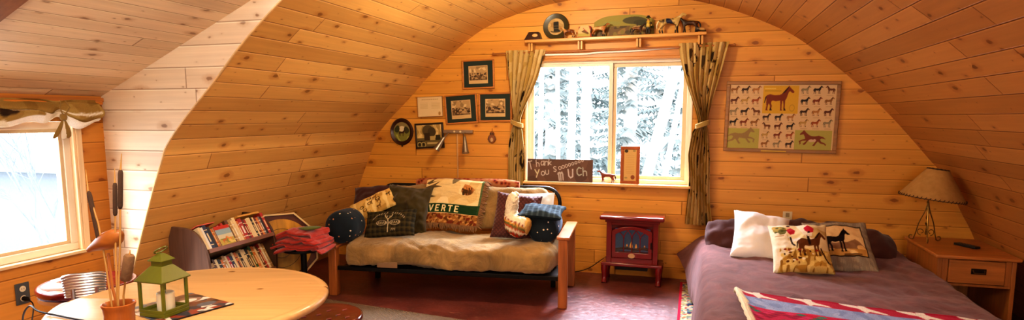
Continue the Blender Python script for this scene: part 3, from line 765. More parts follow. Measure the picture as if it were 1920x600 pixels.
# rolled red rug-like cushion along the back rail
t = NT('red_paisley'); tc = t.n('TexCoord')
v_ = t.n('TexVoronoi', Vector=tc.outputs['Object'], Scale=26.0).outputs[0]
t.bsdf(t.ramp(v_, [(.1, lin('3a1a14')), (.35, lin('8a3a22')), (.6, lin('a06a44'))]), .9, spec=.15); PAIS = t.m
mb = MB(); p0, p1 = at_f(782, 352, .815), at_f(974, 355, .815)
p0.z = p1.z = .868
pts = [p0.lerp(p1, k / 10) for k in range(11)]
mb.tube(pts, [.035, .046] + [.05] * 7 + [.046, .03], 16)
tag(mb.build('rolled_blanket', PAIS), 'rolled red brown patterned blanket along the top of the daybed back', 'blanket')

# moose throw
cv = Canvas(.60, .46, 230, 'd9bd84')
cv.blotch(['d0b075', 'e2ca96'], 4, 8, -.02)
for pts in [[(.0, .40), (.05, .425), (.10, .455), (.06, .41), (.12, .42), (.03, .385)], [(0, .36), (.08, .385), (.14, .415), (.10, .375), (.17, .36), (.06, .345), (0, .335)], [(0, .25), (.06, .28), (.13, .262), (.06, .25), (.0, .235)], [(.0, .30), (.04, .32), (.05, .29), (0, .27)]]:
    cv.poly(pts, '5a4a30')
cv.poly([(.26, .46), (.37, .46), (.30, .40), (.275, .39)], '75684c')
cv.ell(.44, .34, .062, .048, '8a5a30'); cv.ell(.42, .33, .028, .022, '4a3018'); cv.poly([(.385, .35), (.40, .40), (.45, .395), (.50, .365), (.52, .345), (.46, .35)], 'b87a42'); cv.ell(.465, .325, .02, .026, '5a3a20'); cv.ell(.405, .31, .012, .02, '3a2a18'); cv.blotch(['4a3018'], 26, 3, -.03, ((cv.X - .44) / .06) ** 2 + ((cv.Y - .34) / .045) ** 2 < 1)
cv.rect(0, .105, .60, .195, '1f3a20'); cv.rect(.575, 0, .60, .46, '2c4a2c', .75)
for i, ch in enumerate('VERTE'): cv.text(ch, .085 + i * .066, .122, .055, .0125, 'e2cf9c')
for k in range(5): cv.rect(.012 + k * .064 - .006, .118, .012 + k * .064 + .036, .122, 'e2cf9c', .0)
cv.rect(0, 0, .60, .10, '8f6030'); cv.blotch(['5a3418', 'b5854a', '6e2f1c'], 14, 6, -.02, cv.Y < .10)
a_ = cv.get()
thr = empty('moose_throw', at_f(860, 380, .6), 'cream and green moose throw with VERTE lettering draped over the daybed back', 'throw')
def thfn(u, v):
    # drape profile in the daybed frame: from the seat edge up the back and over its top
    x = .60 + .535 * u - .045 * (1 - v)
    s = v
    y = .555 + .17 * s ** 1.0; z = .535 + .395 * s
    if s > .93: y += (s - .93) * 1.4; z -= (s - .93) ** 2 * 6
    w_ = fbm((x * 2, s * 2, 3), 3.0) * .014
    return MFU @ Vector((x, y - .03 + w_, z + .01 * math.sin(u * 5)))
mb = MB(); mb.grid(thfn, cv.nx, cv.ny, 0, a_); mb.build('woven_cloth', P_CLOTH, thr, solid=.008, smooth=80)
FR = plain('brown_fringe', '7c5a38', .95, var=.4, scale=60.0)
mb = MB()
for k in range(75):
    u = k / 74; p = thfn(u, 0); d = MFU.to_3x3() @ Vector((rnd.uniform(-.012, .012), -.012, -.045 + rnd.uniform(-.015, .01)))
    mb.tube([p, p + d * .5 + Vector((rnd.uniform(-.006, .006), -.006, 0)), p + d], [.006, .005, .003], 5)
for k in range(60):
    v = k / 59 * .97; p = thfn(1, v); d = MFU.to_3x3() @ Vector((.045 + rnd.uniform(-.015, .012), -.01, -.012 + rnd.uniform(-.02, .01)))
    mb.tube([p, p + d * .5, p + d], [.006, .0055, .004], 5)
mb.build('fringe', FR, thr)

# alpaca cushion
def alp(p):
    x, z = p.x, p.z
    if z > .215: return 'e2d3b4'
    if x > .085: return 'cfa862'
    s = (z * 1.0 + x * .35)
    if s < .055: return 'e6d2ae'
    if s < .068: return 'a8321e'
    if s < .082: return '4a5a2a' if int(x * 90) % 2 else 'b03a24'
    if s < .105: return 'e8d8b8'
    if s < .12: return 'b0562e'
    if s < .135: return '6a6a3a'
    if s < .15: return 'd8a050'
    if s < .165: return '8a3a30' if int(x * 80) % 2 else 'e0d0b0'
    return 'e0d0ae'
base_a = at_f(966, 457, .13); Ma = frame(base_a, MFU.to_3x3() @ Vector((1, -.12, 0)), (0, .18, 1)) @ Matrix.Scale(1.12, 4)
al = skin('alpaca_cushion', [((0, 0, .10), (.095, .085)), ((-.03, 0, .05), (.075, .07)), ((.06, 0, .055), (.075, .07)), ((.11, .01, .12), (.07, .075)), ((-.045, 0, .18), (.052, .052)), ((-.045, 0, .25), (.045, .045)), ((-.035, -.01, .32), (.05, .045)), ((.005, -.045, .315), (.03, .028)), ((-.055, .01, .372), (.014, .01)), ((.0, .005, .372), (.014, .01)), ((.06, 0, .14), (.08, .075))],
          [(0, 1), (0, 2), (0, 10), (10, 3), (0, 4), (4, 5), (5, 6), (6, 7), (6, 8), (6, 9)], painted('woolly_alpaca', .95, .05, .9, 120.0, .2), sub=3, colfn=alp, M=Ma)
for v in al.data.vertices:
    d = fbm(v.co, 60.0, 2) * .008; v.co += v.normal * d
tag(al, 'white woolly alpaca shaped cushion with striped blanket on the daybed', 'cushion')

# ------------------------------------------------------------------ dining table corner
TPINE = wood('honey_pine', 'd7a05a', 0, .28, .22, .7)
t = NT('honey_pine_planks'); tc = t.n('TexCoord'); sp = t.n('SeparateXYZ', Vector=tc.outputs['Object'])
rx = t.math('ADD', t.math('MULTIPLY', sp.outputs[0], .94), t.math('MULTIPLY', sp.outputs[1], .34)); ry = t.math('SUBTRACT', t.math('MULTIPLY', sp.outputs[1], .94), t.math('MULTIPLY', sp.outputs[0], .34))
n1 = t.n('TexNoise', Vector=t.vec(t.math('MULTIPLY', rx, 2.5), t.math('MULTIPLY', ry, 22.0), 0), Scale=1.0, Detail=5.0, Distortion=.8).outputs[0]
kv = t.n('TexVoronoi', {'voronoi_dimensions': '2D'}, Vector=t.vec(t.math('MULTIPLY', rx, 4.0), t.math('MULTIPLY', ry, 6.0), 0), Scale=1.0)
rk = t.n('SeparateColor', Color=kv.outputs[1]).outputs[0]
kn = t.n('MapRange', {'interpolation_type': 'SMOOTHSTEP'}, _0=t.math('SUBTRACT', t.math('MULTIPLY', t.math('MAXIMUM', t.math('SUBTRACT', rk, .62), 0), .22), kv.outputs[0]), _1=-.03, _2=.03, _3=0.0, _4=1.0).outputs[0]
pl = t.math('FLOOR', t.math('DIVIDE', ry, .14)); pr_ = t.n('TexWhiteNoise', {'noise_dimensions': '1D'}, W=pl).outputs[0]
b_ = lin('d8ad76'); c = t.mix(n1, scale_c(b_, .72), scale_c(b_, 1.15)); c = t.mix(t.math('MULTIPLY', pr_, .3), c, scale_c(b_, .75)); c = t.mix(t.math('MULTIPLY', kn, .8), c, lin('6a3a18'))
t.bsdf(c, .26, bump=n1, bstr=.05, bdist=.003, spec=.5); TTOP = t.m
GREENP = plain('dark_green_paint', '1d3a2c', .45)
TC = Vector((-1.935, 1.96, 0)); TR = .515
tb = empty('dining_table', TC, 'round honey pine dining table with dark green base in the front left corner', 'table')
mb = MB(); mb.lathe([(.001, .708), (TR - .05, .708), (TR - .02, .711), (TR - .004, .72), (TR, .73), (TR - .003, .741), (TR - .012, .748), (TR - .03, .75), (TR - .035, .7485), (TR - .04, .75), (.001, .75)], 96, T(TC)); 
lim = TC.x - .452
for v in mb.v:
    inset = max(0.0, TR - math.hypot(v.x - TC.x, v.y - TC.y)) if False else 0.0
    if v.x < lim: v.x = lim + (.006 if v.z > .745 else 0.0)
mb.build('tabletop', TTOP, tb, smooth=50)
mb = MB(); mb.lathe([(.38, .62), (.39, .625), (.39, .708), (.37, .708)], 64, T(TC)); mb.build('apron', GREENP, tb)
mb = MB(); mb.lathe([(.06, .12), (.075, .16), (.05, .22), (.045, .35), (.07, .45), (.05, .52), (.09, .6), (.14, .708)], 28, T(TC)); mb.build('pedestal', GREENP, tb)
for k in range(4):
    mb = MB(); mb.tube([TC + (RZ(45 + 90 * k) @ Vector(p)) for p in ((.03, 0, .17), (.15, 0, .15), (.28, 0, .06), (.36, 0, .022))], [.04, .036, .03, .022], 10); mb.build('foot', GREENP, tb)

REDV = plain('glossy_red_vinyl', '5a0c10', .16, var=.1, scale=9.0, bump=.05, spec=.7, Coat_Weight=.6)
CHROME = plain('chrome', 'dfe2e6', .25, 1.0, .05, bump=.0)
STEEL = plain('dark_steel', '26262a', .35, .8)
def stool(px, py, z, rad, label, grp, back=None, dash=False):
    c = at_z(px, py, z); c.z = 0
    e = empty('swivel_stool', c, label, 'stool', None)
    mb = MB(); M = T(c)
    P_ = [(.001, z - .05), (rad * .9, z - .05), (rad * .985, z - .03), (rad, z - .012), (rad * .99, z), (rad * .93, z + .006), (rad * .8, z - .006), (rad * .4, z - .012), (.001, z - .013)]
    mb.lathe(P_, 56, M)
    if dash:  # pale dashes stand in for reflections on the smooth seat
        for k in range(12):
            a = k * 2.399; r_ = rad * .21 * math.sqrt(k + 1)
            if r_ < rad * .76: mb.box((-.011, -.0035, -.004), (.011, .0035, .003), 1, M=T(c + Vector((r_ * math.cos(a), r_ * math.sin(a), z - .012 + max(0, r_ / rad - .4) * .012))) @ RZ(60))
    s_ = mb.build('seat', [REDV, plain('pale_reflection_dash', 'a4605a', .3)], e, smooth=60)
    mb = MB(); mb.lathe([(rad * .91, z - .068), (rad * .955, z - .066), (rad * .96, z - .045), (rad * .9, z - .045)], 48, M); mb.build('seat_ring', CHROME, e)
    mb = MB(); mb.lathe([(.15, 0), (.19, .005), (.19, .02), (.06, .045), (.03, .06), (.028, z - .07), (.10, z - .055), (.10, z - .05)], 32, M); mb.build('post', STEEL if not back else CHROME, e)
    if back:
        d, half, z0, z1 = back; d = R(d)
        mb = MB()
        def bf(u, v):
            a = d + (u - .5) * 2 * half; zz = z0 + (z1 - z0) * v
            top = 1 - .12 * abs(2 * u - 1) ** 4
            r_ = rad * 1.03 + .0028 * math.sin(v * 2 * math.pi * 8.0) + .02 * v
            return c + Vector((r_ * math.cos(a), r_ * math.sin(a), z0 + (zz - z0) * top))
        mb.grid(bf, 24, 72); mb.build('ribbed_back', CHROME, e, solid=.012, smooth=80)
        for s in (-1, 1):
            a = d + s * half * .55; mb = MB(); mb.tube([c + Vector((rad * .7 * math.cos(a), rad * .7 * math.sin(a), z - .06)), c + Vector((rad * 1.05 * math.cos(a), rad * 1.05 * math.sin(a), z - .05)), c + Vector((rad * 1.07 * math.cos(a), rad * 1.07 * math.sin(a), z0 + .05))], .01, 8); mb.build('back_support', CHROME, e)
    return e
stool(166, 529, .59, .235, 'red vinyl stool with ribbed chrome back between table and left window', None, back=(-42, .37, .57, .690))
stool(603, 592, .55, .19, 'glossy dark red stool seat tucked under the right side of the table', None, dash=True)

# magazine under the lantern
cv = Canvas(.27, .26, 120, '6a4a38')
cv.blotch(['c9b59a', '3a2a26', '8a6a54', '2c3444', 'd8cfc4', '7a4a3a', '56606c'], 7, 21, -.045)
cv.ell(.19, .17, .06, .03, 'e8e2d8'); cv.ring(.19, .17, .06, .03, .3, '8a6a5a'); cv.rect(0, 0, .27, .05, '3a3c4c'); cv.blotch(['d6d0c8', '8c3a2c'], 11, 4, -.02, cv.Y < .05); cv.rect(0, .0, .27, .006, '1c1a20')
A, B, C_, D = Vector((-1.715, 1.915, .7535)), Vector((-1.99, 1.985, .7535)), Vector((-2.06, 1.725, .7535)), Vector((-1.79, 1.655, .7535))
def mgf(u, v): return (D.lerp(A, u)).lerp(C_.lerp(B, u), v) + Vector((0, 0, .002))
mb = MB(); mb.grid(mgf, cv.nx, cv.ny, 0, cv.get())
tag(mb.build('magazine', painted('glossy_print', .3, .5, .02), solid=.004), 'open magazine with a colourful picture page lying under the green lantern', 'magazine')
# green lantern
LG = plain('olive_green_paint', '5c6010', .4, var=.12, scale=30)
LC = Vector((-1.875, 1.743, .7565)); hs = .0575
ln = empty('lantern', LC, 'olive green metal lantern with glass sides standing on the magazine', 'lantern')
mb = MB(); mb.M = T(LC); mb.box((-hs, -hs, 0), (hs, hs, .014)); ring = [(-hs, -hs), (hs, hs)]
mb.box((-hs, -hs, .014), (hs, -hs + .004, .026)); mb.box((-hs, hs - .004, .014), (hs, hs, .026)); mb.box((-hs, -hs + .004, .014), (-hs + .004, hs - .004, .026)); mb.box((hs - .004, -hs + .004, .014), (hs, hs - .004, .026)); mb.build('base_tray', LG, ln, bevel=.0015)
for sx_ in (-1, 1):
    for sy in (-1, 1):
        mb = MB(); mb.M = T(LC); x0, y0 = sx_ * (hs - .005), sy * (hs - .005); mb.box((x0 - .005, y0 - .005, .026), (x0 + .005, y0 + .005, .128)); mb.build('post', LG, ln, bevel=.001)
LGL = glass('lantern_glass', .03, (.97, .98, .96))
for k in range(4):
    mb = MB(); mb.M = T(LC) @ RZ(90 * k); mb.add([(-hs + .01, -hs + .005, .026), (hs - .01, -hs + .005, .026), (hs - .01, -hs + .005, .128), (-hs + .01, -hs + .005, .128)], [(0, 1, 2, 3)]); mb.build('glass_pane', LGL, ln)
def frust(mb, z0, h0, z1, h1):
    mb.add([(-h0, -h0, z0), (h0, -h0, z0), (h0, h0, z0), (-h0, h0, z0), (-h1, -h1, z1), (h1, -h1, z1), (h1, h1, z1), (-h1, h1, z1)], [(0, 3, 2, 1), (4, 5, 6, 7), (0, 1, 5, 4), (1, 2, 6, 5), (2, 3, 7, 6), (3, 0, 4, 7)])
mb = MB(); mb.M = T(LC); frust(mb, .128, .064, .133, .066); frust(mb, .133, .066, .182, .026); mb.build('roof', LG, ln, bevel=.001)
mb = MB(); mb.M = T(LC); frust(mb, .182, .024, .200, .024); frust(mb, .200, .032, .203, .032); frust(mb, .203, .032, .226, .008); mb.build('cap', LG, ln, bevel=.001)
mb = MB(); mb.tube([LC + Vector((.0, .024 * math.cos(a), .238 + .013 * math.sin(a))) + Vector((.018 * math.sin(a), 0, 0)) for a in [k / 20 * 6.283 for k in range(20)]], .0028, 6, closed=True); mb.build('ring_handle', LG, ln)
WAX = plain('white_wax', 'efe6d2', .5, var=.03, Subsurface_Weight=.2)
cd = empty('pillar_candle', LC + Vector((.008, 0, .0145)), 'white pillar candle standing inside the green lantern', 'candle')
mb = MB(); mb.lathe([(.001, .0145), (.029, .0145), (.03, .018), (.03, .078), (.027, .081), (.02, .077), (.001, .076)], 28, T(LC + Vector((.008, 0, 0)))); mb.build('wax', WAX, cd)
mb = MB(); mb.tube([LC + Vector((.008, 0, .076)), LC + Vector((.009, 0, .086))], .0012, 5); mb.build('wick', BLACK, cd)

# vase with cattails and a carved bird on a stick
TURN = wood('turned_cedar', 'a8602a', 2, .3, .4)
VC = at_z(222, 569, .872)
mb = MB(); mb.lathe([(.001, .7505), (.043, .7505), (.046, .757), (.047, .78), (.0445, .81), (.044, .84), (.047, .86), (.0505, .869), (.0505, .873), (.046, .874), (.042, .868), (.039, .84), (.039, .78), (.001, .775)], 36, T(VC.x, VC.y, 0))
tag(mb.build('wooden_vase', TURN), 'turned reddish wooden vase holding cattails on the table', 'vase')
STRAW = wood('straw_stem', 'b98a4a', 2, .6, .3); CATB = plain('brown_cattail', '3f2a1c', .95, var=.3, scale=120, bump=.5); CATL = plain('pale_cattail', '74563a', .95, var=.3, scale=120, bump=.5)
def stem(pts, head, tip, hr, label, mat):
    Yp = VC.y
    q = [at_y(x, y, Yp) for x, y in pts]; b = VC + Vector(((q[0].x - VC.x) * .7, rnd.uniform(-.012, .012), -.06)); q[0].y = b.y * .5 + Yp * .5
    e = empty('cattail', b, label, 'cattail')
    mb = MB(); mb.tube([b] + q + ([at_y(*tip, Yp)] if tip else []), [.0032, .0032] + [.003] * (len(q) - 1) + ([.001] if tip else []), 6); mb.build('stem', STRAW, e)
    h0, h1 = at_y(*head[0], Yp), at_y(*head[1], Yp); mb = MB()
    mb.tube([h0.lerp(h1, f) for f in (0, .03, .1, .5, .9, .97, 1)], [hr * .4, hr * .8, hr, hr, hr, hr * .8, hr * .3], 12); mb.build('seed_head', mat, e)
stem([(208, 556), (199, 500), (184, 418), (165, 358)], ((187, 455), (166, 358)), (161, 318), .0075, 'dark thin cattail leaning furthest left in the wooden vase', CATB)
stem([(219, 556), (217, 480), (216, 405), (215.5, 343)], ((216, 405), (215.5, 342)), (215, 315), .0065, 'upright dark cattail, left one of the two tallest in the vase', CATB)
stem([(224, 556), (225, 470), (225.5, 392), (226, 318)], ((225.5, 392), (226, 318)), (228, 288), .0075, 'tallest upright dark cattail in the middle of the vase', CATB)
stem([(230, 556), (235, 527), (243, 477)], ((235.5, 527), (243, 477)), (244, 469), .017, 'short thick pale brown cattail leaning right in the vase', CATL)
Yb = VC.y + .012
bd = empty('carved_bird', VC + Vector((-.005, .01, -.06)), 'carved wooden bird perched on a stick in the wooden vase', 'carved bird')
bp = [at_y(x, y, Yb) for x, y in [(163, 471), (177, 462), (193, 455), (207, 450), (217, 444), (223, 439), (231, 437)]]
skin('bird_body', [(bp[0], (.004, .008)), (bp[1], (.014, .016)), (bp[2], (.028, .029)), (bp[3], (.033, .036)), (bp[4], (.029, .031)), (bp[5], (.021, .021)), (bp[6], (.0035, .0035))], [(i, i + 1) for i in range(6)], wood('carved_bird_wood', 'a0602a', 0, .35, .3), bd, sub=2)
mb = MB(); mb.tube([VC + Vector((-.008, .012, -.06)), at_y(211, 540, Yb), at_y(203, 475, Yb)], .0045, 8); mb.build('perch_stick', wood('perch_wood', 'a8642c', 2, .5), bd)

# wall socket under the left window with a black lead
so = empty('power_outlet', (XW, 2.463, .474), 'dark grey power outlet plate with ivory sockets under the left window', 'outlet')
mb = MB(); mb.box((XW + .001, 2.424, .412), (XW + .007, 2.502, .536)); mb.build('cover_plate', plain('grey_plate', '4a4846', .4), so, bevel=.003)
for dzz in (.028, -.028):
    mb = MB(); mb.lathe([(.001, 0), (.017, 0), (.017, .004), (.001, .004)], 20, T(XW + .006, 2.463, .474 + dzz) @ RY(90)); rc = mb.build('receptacle', plain('ivory_receptacle', 'd9c3a0', .4), so)
    mb = MB()
    for q in (-.006, .006): mb.box((XW + .0098, 2.463 + q - .0012, .474 + dzz - .004), (XW + .0106, 2.463 + q + .0012, .474 + dzz + .005))
    mb.build('slot', BLACK, rc)
ld = empty('power_lead', (XW + .015, 2.463, .446), 'black power lead plugged into the outlet and running over the table', 'cord')
mb = MB(); mb.tube([(XW + .011, 2.463, .446), (XW + .035, 2.463, .444), (XW + .05, 2.463, .440)], [.014, .014, .007], 10); mb.build('plug', BLACK, ld)
e0 = at_z(73, 584, .756); mb = MB()
pp = [Vector((XW + .05, 2.463, .44)), Vector((XW + .10, 2.45, .41)), Vector((XW + .35, 2.25, .36)), Vector((-2.85, 1.9, .45)), Vector((-2.55, 1.70, .68)), Vector((-2.44, 1.655, .757)), e0, at_z(110, 592, .7545), at_z(150, 600, .7545), at_z(230, 612, .7545)]
def cat(P, k=6):
    out = []
    for i in range(len(P) - 1):
        p0, p1, p2, p3 = P[max(i - 1, 0)], P[i], P[i + 1], P[min(i + 2, len(P) - 1)]
        for j in range(k):
            t_ = j / k; out.append(.5 * ((2 * p1) + (p2 - p0) * t_ + (2 * p0 - 5 * p1 + 4 * p2 - p3) * t_ * t_ + (3 * p1 - p0 - 3 * p2 + p3) * t_ ** 3))
    return out + [P[-1]]
mb.tube(cat(pp), .0035, 7); mb.build('cable', BLACK, ld)

# ------------------------------------------------------------------ bookcase
DKW = wood('dark_stained_wood', '4a2c18', 2, .45, .35); DKW2 = wood('window_lit_dark_wood', '6a4e40', 2, .5, .3)  # second wood is a paler copy, window light mixed into its colour
BY0, BY1, BF, BB = 3.28, 3.985, -3.125, -3.455
bc = empty('bookcase', ((BF + BB) / 2, (BY0 + BY1) / 2, 0), 'dark stained low bookcase with rounded sides against the left sloping wall', 'bookcase')
prof = [(BB, 0), (BF, 0), (BF, .47)]
for k in range(9): a = k / 8 * math.pi / 2; prof.append((BF - .20 * (1 - math.cos(a)), .47 + .26 * math.sin(a)))
prof.append((BB, .735))
mb = MB(); mb.prism(prof, BY0, BY0 + .022); mb.build('side_panel', DKW2, bc, bevel=.003)
mb = MB(); mb.prism(prof, BY1 - .022, BY1); mb.build('side_panel', DKW, bc, bevel=.003)
TH = R(29); bdir = Vector((-math.cos(TH), 0, -math.sin(TH))); hdir = Vector((-math.sin(TH), 0, math.cos(TH)))
def tray(o, name, hh):
    mb = MB(); M = Matrix((-bdir, Vector((0, 1, 0)), hdir)).transposed().to_4x4(); M.translation = o
    mb.box((-.155, BY0 + .022, -.018), (.0, BY1 - .022, 0), M=M); mb.box((-.17, BY0 + .022, -.018), (-.155, BY1 - .022, hh), M=M); mb.build(name, DKW, bc)
    mb = MB(); mb.box((0, BY0 + .022, -.022), (.012, BY1 - .022, .008), M=M); mb.build('shelf_lip', wood('shelf_lip_wood', '7a4a28', 1, .4), bc, bevel=.002)
U0, L0 = Vector((BF - .022, 0, .578)), Vector((BF - .015, 0, .31))
tray(U0, 'shelf', .15); tray(L0, 'shelf', .15)
mb = MB(); mb.box((BB, BY0 + .022, 0), (BB + .01, BY1 - .022, .60)); mb.build('back_panel', DKW, bc)
PAPER = plain('page_edges', 'cdb98f', .9)
bm_cache = {}
def bmat(cn, hx):
    if cn not in bm_cache: bm_cache[cn] = plain('book_cover_' + cn.replace(' ', '_'), hx, .5, var=.2, scale=70)
    return bm_cache[cn]
PALB = {'black': '1c1a1a', 'navy blue': '1f2c4a', 'red': 'a82a22', 'orange': 'c8702c', 'cream': 'd8c090', 'yellow': 'd8a83a', 'brown': '5a3820', 'green': '3f5a2c', 'maroon': '5e1e1e', 'tan': 'a8834e', 'pink': 'b0606a', 'grey': '77706a', 'white': 'ddd6c8'}
ORD = ['first', 'second', 'third', 'fourth', 'fifth', 'sixth', 'seventh', 'eighth', 'ninth', 'tenth', 'eleventh', 'twelfth', 'thirteenth', 'fourteenth', 'fifteenth', 'sixteenth', 'seventeenth', 'eighteenth', 'nineteenth', 'twentieth', 'twenty first', 'twenty second', 'twenty third', 'twenty fourth', 'twenty fifth', 'twenty sixth', 'twenty seventh', 'twenty eighth']
def book(o, y, w_, h, d, cn, label, grp, extra=0.0):
    M = Matrix((-bdir, Vector((0, 1, 0)), hdir)).transposed().to_4x4(); M.translation = Vector((o.x, y, o.z))
    e = empty('book', M @ Vector((-d / 2, w_ / 2, 0)), label, 'book', grp)
    mb = MB(); c = .0018
    mb.box((-d, 0, .0), (-.0022 , c, h), M=M); mb.box((-d, w_ - c, .0), (-.0022, w_, h), M=M); mb.box((-.0022, 0, .0), (0, w_, h), M=M)
    for f in (.18, .78): mb.box((0, .0004, h * f), (.0004, w_ - .0004, h * f + .006), 1, M=M)
    mb.box((0, w_ * .3, h * .32), (.0004, w_ * .72, h * .66), 1, M=M)
    mb.build('cover', [bmat(cn, PALB[cn]), bmat(rnd.choice(['cream', 'yellow', 'white', 'black']), PALB['cream'])], e, bevel=.0008, seg=1)
    mb = MB(); mb.box((-d + .003, c, .003), (-.0023, w_ - c, h - .003), M=M); mb.build('pages', PAPER, e)
up = [('cream', .022, .205), ('white', .018, .20), ('navy blue', .028, .215), ('black', .022, .195), ('orange', .016, .17), ('tan', .020, .165), ('brown', .026, .16), ('pink', .016, .185), ('green', .018, .18), ('red', .020, .20), ('black', .022, .175),
      ('brown', .028, .215), ('tan', .022, .20), ('cream', .020, .205), ('yellow', .026, .225), ('orange', .016, .19), ('red', .034, .205), ('maroon', .020, .19), ('red', .016, .185), ('cream', .014, .19), ('yellow', .030, .195), ('black', .018, .185), ('cream', .016, .19), ('maroon', .020, .185), ('orange', .022, .18), ('grey', .016, .185), ('black', .020, .18), ('red', .026, .215)]
y = BY0 + .026; tot = sum(b[1] for b in up); k = (BY1 - BY0 - .05) / tot
for i, (cn, w_, h) in enumerate(up):
    w2_ = w_ * k; book(U0, y, w2_ - .0012, h * .86, .12, cn, f'{cn} book on the upper bookcase shelf, {ORD[i]} from its left end', 'books leaning on the upper bookcase shelf'); y += w2_
y = BY0 + .026
names = ['yellow', 'cream', 'black', 'grey', 'tan', 'brown', 'cream', 'black', 'orange', 'tan', 'cream', 'red', 'navy blue', 'cream', 'orange', 'tan', 'black', 'cream', 'yellow', 'black', 'tan', 'green', 'orange', 'cream', 'brown', 'red', 'cream', 'tan']
for i, cn in enumerate(names):
    w_ = (BY1 - BY0 - .05) / len(names) * (.8 + .4 * ((i * 7) % 5) / 4); w_ = min(w_, BY1 - .024 - y)
    if w_ < .005: break
    book(L0, y, w_ - .001, .17 + .035 * i / 28 + .008 * ((i * 3) % 4), .12, cn, f'{cn} book on the lower bookcase shelf, {ORD[i]} from its left end', 'books leaning on the lower bookcase shelf'); y += w_
# picture book facing out, magazine and yellow book lying on top
M = Matrix((Vector((0, 1, 0)), bdir, hdir)).transposed().to_4x4(); M.translation = Vector((U0.x + .004, 0, U0.z)) - bdir * .004
cv = Canvas(.145, .15, 60, '8fa6ae'); cv.rect(0, .125, .145, .15, 'b8321f'); cv.rect(0, .055, .145, .085, 'c9c0a0'); cv.rect(0, 0, .145, .055, 'b9a04a'); cv.blotch(['7a8a3a', 'd8bf6a'], 12, 2, -.02, cv.Y < .055); cv.horse(.06, .02, .055, 'c0642a'); cv.horse(.10, .028, .05, 'd8893a', True); cv.rect(.0, 0, .006, .15, '7a2a20')
mb = MB(); Mp = M @ T(3.495, -.003, .078)
art_panel(mb, cv, Mp); mb.box((-.0725, .0008, -.075), (.0725, .009, .075), M=Mp)
tag(mb.build('picture_book', P_ART, col0='cbb98f'), 'picture book with red top and two orange animals facing out on the upper shelf', 'book')
def flat_book(y0, y1, s, hx, lab, th=.012, hh=.155):
    mb = MB(); Mx = M @ T(0, 0, 0)
    mb.box((y0, .005, hh), (y1, .105, hh + th), M=M); return tag(mb.build('book', [plain(s, hx, .5, var=.2, scale=40)], bevel=.001), lab, 'book')
flat_book(3.31, 3.47, 'red_white_magazine', 'c85a44', 'red and white magazine lying on top of the leftmost upper shelf books', .007, .187)
flat_book(3.70, 3.93, 'long_yellow_book', 'cf9a44', 'long yellow book lying on top of the right upper shelf books', .014, .188)

# octagonal game board leaning behind the bookcase
OC = Vector((-3.255, 4.20, .405)); Mo = frame(OC, (.66, .75, 0), (-.10, .10, 1)); OR = .295
def octo(r_): return [(r_ * math.cos(R(22.5 + 45 * k)), r_ * math.sin(R(22.5 + 45 * k))) for k in range(8)]
gb = empty('game_board', OC - Vector((0, 0, .28)), 'octagonal wooden game board with gold disc leaning beside the bookcase', 'game board')
mb = MB(); mb.prism(octo(OR), -.005, .02, Mo); mb.build('field', wood('red_brown_field', '5a2a14', 0, .4, .3), gb)
mb = MB(); a_, b_ = octo(OR), octo(OR + .014)
for k in range(8): j = (k + 1) % 8; mb.prism([a_[k], b_[k], b_[j], a_[j]], -.022, .022, Mo)
mb.build('rim', wood('pale_maple_rim', 'e0c288', 0, .4, .15), gb)
mb = MB(); mb.lathe([(.001, 0), (.235, 0), (.24, .004), (.24, .008), (.001, .008)], 48, Mo @ T(0, -.005, 0) @ RX(90))
mb.build('playing_disc', wood('gold_disc_wood', 'c8902e', 2, .35, .4, .6), gb)
mb = MB()
for r_ in (.08, .16):
    mb.tube([Mo @ Vector((r_ * math.cos(k / 32 * 6.2832), -.0135, r_ * math.sin(k / 32 * 6.2832))) for k in range(32)], .0018, 5, closed=True)
mb.build('printed_circle', BLACK, gb)

# small stand with folded red blanket
SP = Vector((-2.985, 4.12, 0))
st_ = empty('pedestal_stand', SP, 'small black pedestal stand between bookcase and daybed under red cloth', 'stand')
mb = MB(); mb.lathe([(.001, .425), (.16, .425), (.165, .432), (.16, .44), (.001, .44)], 32, T(SP)); mb.build('top', BLACK, st_)
mb = MB(); mb.lathe([(.02, .02), (.024, .03), (.024, .425), (.02, .425)], 16, T(SP)); mb.build('post', BLACK, st_)
mb = MB(); mb.lathe([(.14, 0), (.15, .004), (.14, .018), (.03, .022), (.001, .022)], 32, T(SP)); mb.build('base', BLACK, st_)
REDC = fabric('coarse_red_wool', 'a83226', .95, .25, 20.0, 200.0, .3, .5)
rb = at_y(565, 447, 4.10); mb = MB()
for k, (hx_, hy_, hz_, zz, dx, rot) in enumerate([(.205, .155, .017, .458, .02, 14), (.20, .15, .018, .486, -.01, 7), (.185, .15, .017, .517, .012, 1), (.178, .14, .018, .547, .0, -5), (.160, .135, .017, .577, .016, -2)]):
    Mk = T(rb.x + dx, 4.12, zz) @ RZ(rot)
    def fn(u, v):
        a = 2 * math.pi * u; cx, sx_ = math.cos(a), math.sin(a); e = min(v, 1 - v); kk = 1 if e > .03 else math.sqrt(max(0.0, 1 - (1 - e / .03) ** 2))
        yy = math.copysign(abs(cx) ** .6, cx) * hy_ * (.8 + .2 * kk); z_ = math.copysign(abs(sx_) ** .7, sx_) * hz_ * kk
        x = (v - .5) * 2 * hx_; d = fbm((x, yy, z_ + k), 9.0) * .022
        droop = -.9 * max(0, -x - .10) ** 1.0 * .35 - .25 * max(0, x - .12)
        return Mk @ Vector((x + d, yy + d, z_ + d * .8 + droop))
    mb.grid(fn, 36, 40, wrapu=True)
tag(mb.build('folded_blanket', REDC, smooth=80), 'folded coarse red wool blanket stacked on the small black stand', 'blanket')
gp = at_y(577, 434, 4.05); mb = MB()
